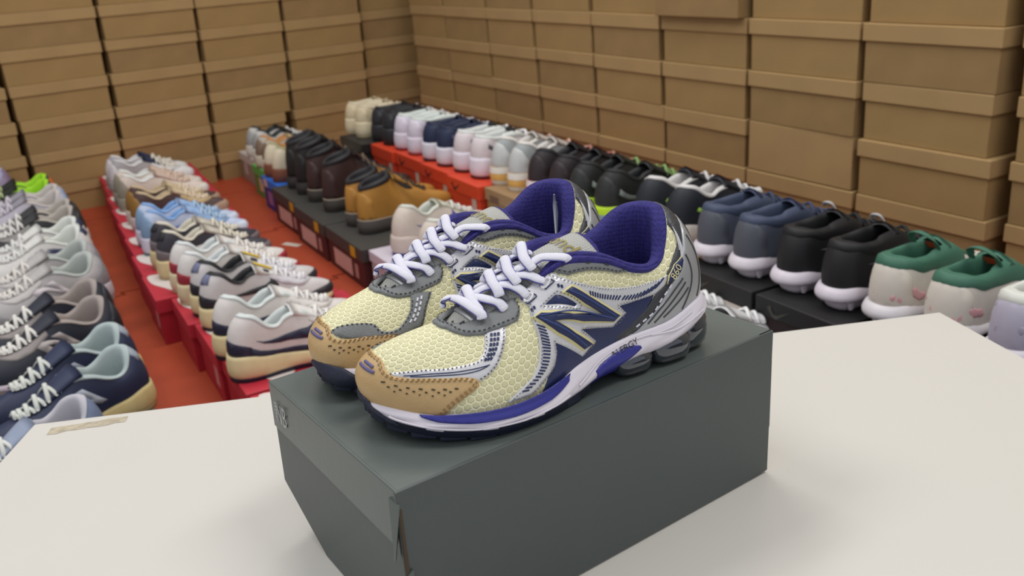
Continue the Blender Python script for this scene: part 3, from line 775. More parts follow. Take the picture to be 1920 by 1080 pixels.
        for u in (1.8, 22.2, 4.6, 19.4, 7.6, 16.4, 9.6, 14.4):
            q = M.P(u, 0.); q = q+(np.array([.13, 0, 0])-q)*np.array([.03, .10, 0]); x, y = q[0], q[1]; t_ = M.P(u+.2, 0.)-M.P(u-.2, 0.); t_ /= np.linalg.norm(t_)
            b_ = np.array([t_[1], -t_[0], 0]); mb = MB()
            mb.grid([[(x+t_[0]*a1*w1+b_[0]*a2*w2, y+t_[1]*a1*w1+b_[1]*a2*w2, zz) for w1, w2, zz in ((.007, .0035, .022), (.0058, .003, .012), (.003, .0018, 0.004))] for a1, a2 in ((-1, -1), (1, -1), (1, 1), (-1, 1))], closed_u=True)
            mb.build('spike', g('outsole'), root)
    f_ = dict(fine=.011, skirt=.002)
    def put(nm_, key, col, both=True, off=.0016, par=root, met=None):
        pl = POLY[key]; mm = met or mat(col, .55, 0, .03, 60)
        sym = key in ('toe', 'toefull', 'mud', 'heel', 'heeltop', 'eyestay')
        if key == 'mud': pl = pl[:]; 
        if sym:
            if key == 'mud':
                patch(L, [(-2.5, .02), (-2.4, .34), (0, .38), (2.4, .34), (4, .2), (6.5, .2), (8.6, .26), (9.4, .4), (10.6, .42), (12, .42), (12, 0), (6.5, .02), (2.5, .02)], off, mm, nm_, par, **f_)
                patch(L, [(12, .42), (13.4, .42), (14.6, .4), (15.4, .26), (17.5, .2), (20, .2), (21.6, .32), (21.6, .02), (17.5, .02), (12, 0)], off, mm, nm_, par, **f_)
            else: patch(L, pl, off, mm, nm_, par, **f_)
        else:
            patch(L, pl, off, mm, nm_, par, **f_); patch(L, [(24-u, v) for u, v in pl], off, mm, nm_, par, **f_)
    for i, (nm_, key, col) in enumerate(extra): put(nm_, key, col, off=.0012+.0006*i)
    # laces across the throat
    if laces:
        lm = mat(c.get('lace', 'e8e6e2'), .8)
        for k in range(laces):
            u = 6.9+k*(3.2/(laces-1 or 1)); u2 = u+.55
            a = L.P(u, .93)+L.N(u, .93)*.003; b = L.P(24-u2, .93)+L.N(24-u2, .93)*.003
            m_ = (a+b)/2; tz = float(np.interp(m_[0], sx[::-1], sz[::-1])); m_[2] = max(m_[2], tz)+.006
            pts = smooth_line([a, (a*2+m_)/3+[0, 0, .003], m_, (b*2+m_)/3+[0, 0, .003], b], 3)
            mb = MB(); ribbon_tube(mb, pts, .0075, .0038, None, 6); mb.build('lace', lm, root)
            a = L.P(24-u, .93)+L.N(24-u, .93)*.003; b = L.P(u2, .93)+L.N(u2, .93)*.003
            m_ = (a+b)/2; m_[2] = max(m_[2], tz)+.009
            pts = smooth_line([a, (a*2+m_)/3+[0, 0, .004], m_, (b*2+m_)/3+[0, 0, .004], b], 3)
            mb = MB(); ribbon_tube(mb, pts, .0075, .0038, None, 6); mb.build('lace', lm, root)
    return root, L, M
def wrap(root, L, M, col, zs=(.1, .9), us=(0, 24), name='midsole_stripe', off=.0012):
    """a coloured band on the midsole wall"""
    G = []
    for u in np.linspace(us[0], us[1], 40):
        row = []
        b = L.P(u, 0.0); zt = b[2]+.004; d = min(u % 24, 24-u % 24); z0 = .006+float(np.interp(d, [0, 9, 12], [0, .001, .012]))
        for t in np.linspace(zs[0], zs[1], 4):
            q = M.P(u, t).copy(); q[2] = z0+(zt-z0)*t; n_ = M.N(u, t); row.append(q+n_*off)
        G.append(row)
    return MB().grid(G).build(name, mat(col, .5), root)

# ---- display boxes under the shoes
def sbox(label, e0, e1, r0, r1, z0, z1, lid, body, lid_h=.034, group='shoeboxes under the display shoes', stickers=(), side_mark=None, top_mark=None):
    """e0..e1 across the row, r0 (far)..r1 (near); stickers: [(face, a, z, w, h, colour)] with face 'end' (towards smaller e) or 'front' (towards the table)"""
    w = r1-r0; d = e1-e0
    o = ER(e0, r0)
    root = thing('shoebox', label, 'box', (o[0], o[1], z0), math.atan2(R_[1], R_[0]), group)
    h = z1-z0; i = .004
    lm = mat(lid, .55, 0, .03, 20); bm = mat(body, .6, 0, .03, 20)
    b = MB(); b.box(i, w-i, i, d-i, 0, h-.003); bevel(b.build('body', bm, root, smooth=False), .0015, 1)
    l = MB(); l.box(0, w, 0, d, h-lid_h, h); bevel(l.build('lid', lm, root, smooth=False), .002, 2)
    for (face, a, zc, sw, sh, col) in stickers:
        mb = MB()
        out = -.0008 if zc > h-lid_h else i-.0008
        if face == 'end': mb.box(a, a+sw, out, out+.0006, zc, zc+sh)
        elif face == 'front': x = w-out if zc < h-lid_h else w+.0002; mb.box(x, x+.0006, a, a+sw, zc, zc+sh)
        elif face == 'top': mb.box(zc, zc+sh, a, a+sw, h, h+.0006)
        s_ = mb.build('sticker', mat(col, .6), root, smooth=False)
        if face == 'end' and col in ('d8cfc4', 'cfc5bb', 'd9d2ca'):
            m2 = MB()
            for q in range(3): m2.box(a+sw*.15, a+sw*(.75-.15*q), out-.0006, out-.0001, zc+sh*(.7-.22*q), zc+sh*(.78-.22*q))
            m2.build('print', mat('6a6360', .7), s_, smooth=False)
    if side_mark:
        # swoosh on the end face of the lid
        col, a, zc, s_ = side_mark
        P = [(0, .3), (.25, .0), (.45, -.06), (1.1, .42), (.5, .12), (.32, .12), (.2, .28), (.18, .42)]
        V = [(a+x*s_, -.0009, zc+y*s_) for x, y in P]; obj('mark', V, [tuple(range(len(V)))], mat(col, .6), root, smooth=False)
    if top_mark:
        # broad swoosh printed on the lid
        P = smooth_line([(.02, .0), (.10, .02), (.16, .07), (.17, .13), (.13, .17), (.09, .16), (.05, .11), (.015, .06)], 4, True)
        V = [(w*(y/.17*.9+.03), .004+x*.62, h+.0006) for x, y in P]; obj('mark', V, [tuple(range(len(V)))[::-1]], mat(top_mark, .6), root, smooth=False)
    return root
def pair(desc, e, rs, z, yaw, style, c, extra=(), group=None, size=1.06, laces=5, bands=(), nm='sneaker', single=False, names=('nearer', 'farther'), de=0):
    out = []
    for i, r in enumerate(rs):
        lab = desc if single else f'{desc}, {names[i]} one'
        h = display_shoe(lab, e+(de if i else 0), r, z, yaw, style, c, bool(i % 2), group or desc.split(',')[0]+' pair', size, extra=extra, laces=laces, nm=nm)
        for b in bands: wrap(*h, *b)
        out.append(h)
    return out
WH, CR = 'dcd9d6', 'cdbf9f'
# --- second row: red boxes, toes pointing away to the right
Z2 = .13
pair('white and grey sneaker with navy tongue, back of the red row', .27, (-3.50, -3.60), Z2, 24, 'runner', dict(upper='a9a5a6', lining='d6d4d4', tongue='1f2a48', midsole='9a9694', outsole='c9b8a0', lace='e3ddcf'), [('toe_cap', 'toefull', 'd9d8d6'), ('heel_counter', 'heel', 'cfc8cb'), ('eyestay', 'eyestay', 'd9d7d4')])
pair('cream sneaker with pale peach laces in the red row', .26, (-3.20, -3.30), Z2, 24, 'runner', dict(upper='d8c9bc', lining='dfe0dc', tongue='cfb8a8', midsole='8d8778', outsole='a89a80', lace='d9c1ae'), [('toe_cap', 'toe', 'd9d6cc'), ('heel_counter', 'heel', '8c8474'), ('side_stripe', 'band', 'c98a72')])
pair('brown and ochre sneaker with a tan collar in the red row', .26, (-2.90, -3.0), Z2, 26, 'runner', dict(upper='4a3430', lining='bfa987', tongue='c9b594', midsole='cbb6b0', outsole='b9a8a0', lace='ddcbb0'), [('toe_cap', 'toe', 'a98a74'), ('heel_counter', 'heel', '8c6426'), ('eyestay', 'eyestay', 'c0a87e')])
pair('light blue sneaker in the red row', .25, (-2.62, -2.72), Z2, 26, 'court', dict(upper='bdc9e2', lining='7fa5d6', tongue='9db9e0', midsole='cdc7d6', outsole='4f7076', lace='a9c3dd'), [('toe_cap', 'toe', 'd3dbea'), ('heel_counter', 'heel', '7d98b6'), ('eyestay', 'eyestay', '8fb0d8'), ('swoosh', 'swoosh', '2c4c9c')])
pair('charcoal sneaker with cream collar and cream sole, red row', .25, (-2.37, -2.47), Z2, 28, 'court', dict(upper='35333c', lining='cfc9b8', tongue='bdb7ab', midsole='d3bf92', outsole='b9a67c', lace='dcd6c6'), [('mudguard', 'mud', '75696c'), ('swoosh', 'swoosh', 'c9bdb8'), ('heel_counter', 'heeltop', '1d1b20')])
pair('white sneaker with red heel and toe guards in the red row', .26, (-2.14, -2.24), Z2, 28, 'court', dict(upper='dad6d2', lining='d3d8d8', tongue='d9d5d0', midsole='d8c9a4', outsole='c7b993', lace='e4e0da'), [('mudguard', 'mud', '9c2a38'), ('eyestay', 'eyestay', 'dedad6')])
pair('white and black sneaker with yellow tongue label, red row', .27, (-1.94, -2.04), Z2, 28, 'court', dict(upper='cbc7c6', lining='1c1c20', tongue='d6d2cc', tab='d8b83a', midsole='dccb9c', outsole='2a2528', lace='e4e3e6'), [('mudguard', 'mud', '27242b'), ('heel_counter', 'heeltop', '6f7390'), ('swoosh', 'swoosh', '232228'), ('eyestay', 'eyestay', 'd6d4da')], size=1.08)
pair('white sneaker with large navy swoosh, front of the red row', .26, (-1.64, -1.765), Z2, 28, 'court', dict(upper='d9d3cf', lining='cfd6d4', tongue='e2dfdc', midsole='dccb9c', outsole='23233a', lace='e6e3e0'), [('mudguard', 'mud', '23233a'), ('swoosh', 'bigswoosh', '24263f'), ('eyestay', 'eyestay', 'dedad6')], size=1.1)
pair('pale sneaker half hidden by the grey shoebox, red row', .43, (-1.44, -1.53), Z2, 30, 'court', dict(upper='d5ccc4', lining='d9d4cf', tongue='ddd8d2', midsole='cdb795', outsole='8e7a6a', lace='e0dcd6'), [('heel_counter', 'heel', 'dcd3ca')], size=.82)
red, redd = 'b8283a', 'ae1f30'
edges = [(-3.86, -3.66, .262), (-3.655, -3.455, .255), (-3.45, -3.25, .243), (-3.245, -3.045, .235), (-3.04, -2.84, .228), (-2.835, -2.635, .222), (-2.63, -2.425, .214), (-2.42, -2.205, .21), (-2.195, -1.99, .245), (-1.985, -1.775, .258), (-1.77, -1.56, .266), (-1.55, -1.35, .27)]
for i, (a, b, e0) in enumerate(edges):
    sbox(f'red shoebox on the floor, {WORDS[i] if i < 10 else ("eleventh", "twelfth")[i-10]} from the back of the red row', e0, e0+.345, a, b, .012, Z2, red, redd, lid_h=.036, group='red shoeboxes', top_mark='d9d0cb', stickers=[('end', .14, .03, .035, .045, 'c98a88')] if i % 2 else ())
# --- third row: mixed boxes with boots
pair('black and white checked sneaker at the back of the boot row', .825, (-3.66, -3.76), Z2, 24, 'court', dict(upper='c9c8c4', lining='2a2c2c', tongue='26282a', midsole='d3d0c6', outsole='c9c5b8', lace='dddbd8'), [('heel_counter', 'heel', '9fa2a0'), ('eyestay', 'eyestay', '2a2c2c')])
pair('orange and grey sneaker beside the checked pair in the boot row', .80, (-3.42, -3.52), Z2, 24, 'court', dict(upper='b9b0a0', lining='c98c4e', tongue='c7b48e', midsole='c9c1ad', outsole='9a8a74', lace='e0cfa6'), [('heel_counter', 'heel', '7d6a58'), ('eyestay', 'eyestay', 'c98c4e')])
pair('off-white sneaker with brown gum sole and a tiny blue mark', .785, (-3.235, -3.34), Z2, 20, 'court', dict(upper='d8cfb4', lining='ada67c', tongue='cbbf9a', midsole='7c4a34', outsole='6d3f2c', lace='ddd4bb', insole='6d3322'), [('heel_mark', 'crossc', 'd8d0b8')], laces=4)
for dsc, rs, c in (('black ankle boot with padded collar', (-2.985, -3.095), dict(dz=.012, upper='1b1918', lining='28272a', tongue='1c1a1a', midsole='34312f', outsole='2a2826', lace='1f1c1a')),
                   ('dark brown ankle boot with black padded collar', (-2.70, -2.86), dict(dz=.006, upper='3a2622', lining='201f22', tongue='33231f', midsole='3f3b36', outsole='383430', lace='6a5a48')),
                   ('wheat yellow ankle boot with black padded collar', (-2.395, -2.495), dict(dz=-.012, upper='b07f35', lining='232226', tongue='a97c3a', midsole='4c4844', outsole='3b3734', lace='43321f'))):
    hs = pair(dsc, .80, rs, Z2, 30, 'boot', c, [('heel_seam', 'heel', c['upper'])], laces=4, nm='ankle_boot', size=1.08)
    for h in hs: wrap(*h, 'b9ac98' if 'black ankle' not in dsc else '3a3633', (.93, 1.0), (0, 24), 'welt', .0016)
pair('white low sneaker with a violet-blue swoosh and sole edge on the white box', .80, (-1.97, -2.14), Z2, 34, 'court', dict(upper='d4c9bd', lining='cfd2c8', tongue='c9c8b4', midsole='cdbfb6', outsole='3b4790', lace='dad6cf', ), [('swoosh', 'bigswoosh', '333d86'), ('toe_cap', 'toefull', 'd8d2ca')], size=1.12)
pair('white laced sneaker just behind the grey shoebox', 0.895, (-1.13, -1.24), Z2, 28, 'runner', dict(upper='dcdcdc', lining='8f918f', tongue='d5d5d5', midsole='dedede', outsole='3a3a3c', lace='ececec'), [('toe_cap', 'toe', 'd6d6e0')])
sbox('clear and white shoebox at the back of the boot row', .825, 1.15, -3.93, -3.63, .012, Z2, 'c9c3be', '9a8880', stickers=[('end', .05, .03, .05, .05, 'c4b8ae')])
sbox('green shoebox in the boot row', .80, 1.13, -3.62, -3.39, .012, Z2, '5fae55', '5d8a45', stickers=[('end', .07, .025, .06, .05, 'd0b090')])
sbox('blue shoebox in the boot row', .775, 1.10, -3.38, -3.165, .012, Z2, '2a6fd0', '2a2c80', stickers=[('end', .03, .085, .045, .028, 'd2b39c'), ('end', .05, .02, .06, .05, '9a6a9a')])
for i, (a, b, e0) in enumerate(((-3.155, -2.87, .752), (-2.862, -2.56, .742), (-2.55, -2.245, .745))):
    sbox(f'dark grey shoebox with maroon end, {("farthest", "middle", "nearest")[i]} of the three under the boots', e0, e0+.34, a, b, .012, Z2, '3f3e3b', '4a1f22', lid_h=.038, group='dark boot boxes', stickers=[('end', .05, .015, .15, .05, 'cfa9a0'), ('end', .215, .0815, .038, .030, 'd09a1c'), ('end', .225, .02, .025, .04, 'b98a84')])
sbox('plain white shoebox under the white and blue sneakers', .762, 1.09, -2.235, -1.99, .012, Z2, 'cfc6d2', 'c3b9c2', lid_h=.03)
for i, (a, b) in enumerate(((-1.98, -1.76), (-1.75, -1.53), (-1.42, -1.12))):
    sbox(f'white shoebox hidden behind the grey shoebox, {WORDS[i]} from the boots', .77, 1.10, a, b, .012, Z2, 'c9c5c0', 'bdb8b2')
# --- fourth row: stacked boxes along the right wall, heels towards the table
Z4 = .25
kw = dict()
pair('cream high-backed sneaker at the far end of the orange boxes', 1.10, (-3.185, -3.29), Z4, 26, 'golf', dict(upper='cfc0a0', lining='d2c6aa', tongue='c9bb9c', midsole='d6c8a8', outsole='c9b894', lace='d8ccb0'), [('heel_counter', 'heel', 'd2c3a2')], size=1.02)
pair('black chunky sneaker on the farthest orange box', 1.12, (-2.97, -3.075), Z4, 20, 'golf', dict(upper='1e1e24', lining='1a1a1e', tongue='1c1c22', midsole='26262b', outsole='1c1b1c', lace='b9b9b9'), [('heel_counter', 'heel', '24242a')], size=1.05)
pair('all-white sneaker on the orange boxes', 1.12, (-2.75, -2.86), Z4, 22, 'golf', dict(upper='d5cfdb', lining='d3dbd6', tongue='dcdcdc', midsole='d9d0dc', outsole='8a3a40', lace='e6e6e6'), [('heel_counter', 'heel', 'd8d0de')])
pair('navy sneaker with thick white sole on the orange boxes', 1.12, (-2.525, -2.63), Z4, 24, 'golf', dict(upper='1f2a48', lining='1d2743', tongue='202a46', midsole='d6d2dc', outsole='46222e', lace='c9ccd6'), [('side_stripe', 'band', '2a3558')])
pair('white sneaker with thin black lines on the nearest orange box', 1.125, (-2.305, -2.415), Z4, 26, 'golf', dict(upper='d9cfd2', lining='d5d9d6', tongue='26282a', midsole='dcd4de', outsole='5a2028', lace='e8e8e8'), [('swoosh', 'band', '3a3438')], size=1.08)
pair('silver-grey running sneaker with orange in its white sole', 1.135, (-2.10, -2.20), Z4, 26, 'runner', dict(upper='9a9fa0', lining='d6d2cc', tongue='c9c2bb', tab='b8764a', midsole='e0b060', outsole='d8cfc0', lace='cfa894'), [('heel_counter', 'heel', 'c0c2c2'), ('side_stripe', 'crossa', 'c9cccb')], size=1.14, bands=[('dcd6cc', (.6, 1.0)), ('d8d2c8', (.0, .18))])
pair('black running sneaker with orange tab and pink-red sole', 1.13, (-1.885, -1.99), Z4, 26, 'runner', dict(upper='241d22', lining='1b1a20', tongue='241f24', tab='b5542c', midsole='cf5a68', outsole='d9c6c0', lace='a77468'), [('heel_counter', 'heel', '2b2025'), ('side_stripe', 'crossb', '33262c')], size=1.14, bands=[('dccfcf', (.62, 1.0))])
pair('black running sneaker with thick neon yellow and blue sole', 1.12, (-1.67, -1.78), Z4, 26, 'runner', dict(upper='1a1d1c', lining='16191a', tongue='202422', midsole='b4d820', outsole='a9c81e', lace='7d9a5c'), [('heel_counter', 'heel', '232726'), ('side_stripe', 'band', '6c7472')], size=1.16, bands=[('7d9aa6', (.30, .58))])
pair('navy and white running sneaker with red tab and lime cross stripes', 1.15, (-1.455, -1.56), Z4, 26, 'runner', dict(upper='1d222b', lining='cfcdcb', tongue='22262e', tab='a3223c', midsole='cdc4be', outsole='a89a84', lace='d0d0d0'), [('side_stripe', 'crossa', '93c23e'), ('side_stripe', 'crossc', '93c23e'), ('side_stripe', 'crossb', '93c23e')], size=1.14)
spk = []
for dsc, rs, c, ex in (('slate blue golf shoe with white spiked sole', (-1.22, -1.325), dict(ext=.3, upper='4c5262', lining='404b63', tongue='2a3452', midsole='d9d2da', outsole='d9d2da', lace='39425c'), [('heel_counter', 'heel', '50545f')]),
                   ('black golf shoe with white spiked sole', (-1.01, -1.115), dict(upper='17181b', lining='151619', tongue='141518', midsole='dcd4de', outsole='dcd4de', lace='1c1d20'), [('swoosh', 'swoosh', '4a4a52')]),
                   ('white and pink blotched golf shoe with green collar', (-.805, -.91), dict(ext=.34, upper='d6cfc6', lining='3f6f5b', tongue='3f6f5b', midsole='dedade', outsole='dedade', lace='2f5a48', insole='c9c9cc'), [('heel_counter', 'heel', 'd8d1c6')]),
                   ('white and lilac-grey golf shoe at the right edge', (-.60, -.70), dict(upper='c4bfcb', lining='d8dad2', tongue='dcdcd6', midsole='dedae0', outsole='dedae0', lace='d9d9d6'), [('heel_counter', 'heel', 'b4afc0')])):
    hs = pair(dsc, 1.135 if rs[0] > -1.2 else 1.13, rs, Z4, 27, 'spike', c, ex, size=1.08, laces=0 if 'green' in dsc else 4)
    for (root, L, M) in hs:
        if 'slate' not in dsc and 'lilac' not in dsc:
            col = {'black': 'a9a9ab', 'white': '3f6f5b'}[dsc.split()[0]]
            a_ = L.P(7.2 if 'black' in dsc else 0.0, 1.0)
            if 'black' in dsc: pts = [(.105, -.012, .128), (.100, -.006, .137), (.098, .006, .137), (.103, .012, .128)]
            else: pts = [(.10, -.024, .108), (.088, -.02, .126), (.082, 0, .134), (.088, .02, .126), (.10, .024, .108)]
            mb = MB(); ribbon_tube(mb, smooth_line(pts, 5), .012 if 'black' not in dsc else .008, .0035, None, 8); mb.build('pull_loop', mat(col, .7), root)
        if 'green' in dsc:
            rb = random.Random(int(root.location.x*1e4))
            for (u, v, rr_) in ((1.4, .42, .011), (2.2, .2, .009), (.3, .25, .007), (23.2, .45, .006), (22.6, .18, .011), (3.6, .3, .009), (21.2, .3, .012), (19.4, .4, .008)):
                ph = [rb.uniform(0, 6) for _ in range(3)]
                pl = [(u+rr_*(1+.3*math.sin(2*t+ph[0])+.2*math.sin(3*t+ph[1]))*math.cos(t)/.0245, min(.95, max(.05, v+rr_*(.8+.3*math.cos(2*t+ph[2]))*math.sin(t)/.095))) for t in np.linspace(0, 2*math.pi, 19)[:-1]]
                patch(L, pl, .0010, mat('d9a5aa', .6), 'pink_blotch', root, fine=.004, skirt=.001, edge=.6)
            MB().grid([[(.112+.010*t, x, .112-.012*t-8*x*x) for x in np.linspace(-.018, .018, 6)] for t in (0, 1)]).build('tongue_label', mat('c9532a', .6), root, label='orange label inside the tongue')
        if 'lilac' in dsc:
            for (u, v, rr_) in ((1.2, .6, .010), (.4, .3, .012), (23, .35, .012), (22, .6, .010), (21, .3, .012), (19, .4, .012)):
                pl = [(u+rr_*(1+.3*math.sin(3*t+u))*math.cos(t)/.0245, min(.95, v+rr_*.6*math.sin(t)/.095)) for t in np.linspace(0, 2*math.pi, 13)[:-1]]
                patch(L, pl, .0010, mat('a5a0b2', .6), 'camouflage_patch', root, fine=.005, skirt=.001, edge=.6)
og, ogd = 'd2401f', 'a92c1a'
k = 0
for i, (a, b) in enumerate(((-3.03, -2.835), (-2.83, -2.625), (-2.61, -2.405), (-2.40, -2.20))):
    e0 = (1.09, 1.10, 1.095, 1.085)[i]
    sbox(f'orange shoebox, {WORDS[i]} from the back, on top of a lower orange box', e0, e0+.33, a, b, .131, Z4, og, og, group='upper orange shoeboxes', lid_h=.04, stickers=[('end', .150, .045, .026, .045, 'cdb3a2')], side_mark=('1a1210', .030, .086, .05) if i else None)
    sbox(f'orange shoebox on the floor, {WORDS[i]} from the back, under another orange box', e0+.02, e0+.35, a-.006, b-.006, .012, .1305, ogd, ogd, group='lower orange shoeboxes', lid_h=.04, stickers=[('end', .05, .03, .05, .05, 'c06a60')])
sbox('black shoebox under the cream sneakers', 1.06, 1.39, -3.27, -3.04, .131, Z4, '1b1a1b', '1b1a1b'); sbox('black shoebox on the floor at the far end of the orange boxes', 1.04, 1.39, -3.27, -3.04, .012, .1305, '191819', '191819', stickers=[('end', .05, .03, .07, .05, '8a7a78')])
for i, (a, b) in enumerate(((-2.19, -2.0), (-1.99, -1.79), (-1.78, -1.58), (-1.57, -1.36))):
    for lv, (z0, z1) in enumerate(((.012, .1305), (.131, Z4))):
        sbox(f'kraft brown shoebox, {WORDS[i]} after the orange ones, {("on the floor", "upper of two")[lv]}', 1.10+.01*(i % 2), 1.43, a, b, z0, z1, '9a7c58', '94754f', group='kraft display boxes', stickers=[('end', .03, .085, .05, .018, '6e5140')] if lv else ())
for i, (a, b) in enumerate(((-1.345, -1.15), (-1.14, -.945), (-.935, -.745), (-.735, -.54))):
    for lv, (z0, z1) in enumerate(((.012, .1305), (.131, Z4))):
        sbox(f'black shoebox {("on the floor under", "directly under")[lv]} the golf shoes, {WORDS[i]} from the kraft boxes', 1.10, 1.44, a, b, z0, z1, '1c1b1c', '2a1517' if lv else '201c1e', group='black golf shoe boxes', stickers=[('end', .105, .03, .062, .05, 'd8cfc4')] if lv else [('end', .1, .03, .06, .05, 'cfc5bb')], side_mark=('4a4a44', .03, .088, .05) if lv else None)
# --- first row, far left: toes pointing left
Z1 = .115
def left(desc, e, rs, c, ex, yaw=-142, style='runner', size=1.08, **k): return pair(desc, e, rs, Z1, yaw, style, c, ex, size=size, **k)
left('lilac and silver sneaker at the back of the left row', -.03, (-3.66, -3.765), dict(upper='8f7f98', lining='a9a7c8', tongue='7d7686', midsole='9a9a9a', outsole='c9c4b9', lace='b3b0c0'), [('side_stripe', 'band', '77466a')], yaw=-150)
left('black sneaker with neon green collar and orange heel in the left row', .10, (-3.40, -3.505), dict(upper='3a4238', lining='a4e024', tongue='242a26', midsole='b9b4a0', outsole='c9c4b9', lace='b9c690'), [('heel_tab', 'heel', 'd4662a')], yaw=-150)
left('pale grey sneaker with violet and sky blue heel in the left row', .12, (-3.185, -3.29), dict(upper='b6b2bd', lining='c9c2bd', tongue='9a96a0', midsole='4a4ea0', outsole='3f3c80', lace='cfc8d3'), [('heel_counter', 'heel', '8fa6c6'), ('side_stripe', 'band', '6a4a70')], yaw=-150)
left('black and grey running sneaker with chevron laces in the left row', .135, (-2.93, -3.03), dict(upper='29292d', lining='b3aca3', tongue='3a3a3c', midsole='cbc3bb', outsole='8f8b88', lace='dcdad6'), [('eyestay', 'eyestay', '8d8a87'), ('heel_counter', 'heel', '2a2625')], yaw=-144)
left('white sneaker with navy letter N in the left row', .13, (-2.67, -2.78), dict(upper='cfcdca', lining='d6dad3', tongue='d9d9d4', midsole='a9a3ac', outsole='8e8990', lace='dcdcd9'), [('quarter', 'quarter', '323a56'), ('letter_n', 'N', 'b9b6bb'), ('heel_tab', 'heeltop', '2c3554')], yaw=-139)
left('light grey sneaker with grey letter N in the left row', .13, (-2.35, -2.48), dict(upper='a9a6a6', lining='aeb4b0', tongue='b3b0ae', midsole='bdb4bc', outsole='cfc0b4', lace='d9d5cf'), [('toe_cap', 'mud', '8f8c8e'), ('eyestay', 'eyestay', 'bcb8b6'), ('letter_n', 'N', 'cbc3c6'), ('heel_counter', 'heel', '8a878b')], yaw=-137, size=1.12)
left('navy sneaker with grey letter N and white laces in the left row', .115, (-1.99, -2.12), dict(upper='1d2230', lining='9d928d', tongue='2a2d3a', midsole='b9abb6', outsole='c9b9ae', lace='dcdad4'), [('eyestay', 'eyestay', '8f8886'), ('letter_n', 'N', 'aaa2a0'), ('heel_counter', 'heel', '1a1c26')], yaw=-134, size=1.12)
left('navy sneaker with pale blue lining and cream sole in the left row', .12, (-1.68, -1.81), dict(upper='212b49', lining='a9b7b7', tongue='28314e', midsole='cfbc84', outsole='b9a878', lace='cfd3cc'), [('letter_n', 'N', 'a5adb8'), ('heel_tab', 'heeltop', '9aa3b0')], yaw=-130, size=1.1)
left('grey-blue laced sneaker next to the table corner in the left row', .03, (-1.42, -1.53), dict(upper='6f7f9c', lining='bdbcc4', tongue='8f9ab0', midsole='cfc9c4', outsole='b4afa8', lace='d9dcd6'), [('eyestay', 'eyestay', 'c6c3c8')], yaw=-128, size=1.0)
for i in range(10):
    a = -3.62+i*.225
    col = ('6f6d6e', '3a3030')[i % 2]
    sbox(f'grey and dark shoebox under the left row, {WORDS[i]} from the back', -.235, .125-.004*(i % 3), a, a+.22, .012, Z1, col, '5f5d60', group='grey shoeboxes of the left row')

p0 = ER(.708, -2.82)
sc = thing('paper_scrap', 'small strip of white paper on the orange floor beside the boot boxes', 'paper', (p0[0], p0[1], .0122), rad(-32))
sm = MB(); sm.grid([[(x, y, .0006+.002*abs(x)*20*abs(y+.01)) for y in (-.012, 0, .012)] for x in np.linspace(-.035, .035, 6)]); so_ = sm.build('sheet', mat('cfc6b8', .8), sc, smooth=False)
so_.modifiers.new('thickness', 'SOLIDIFY').thickness = .0006
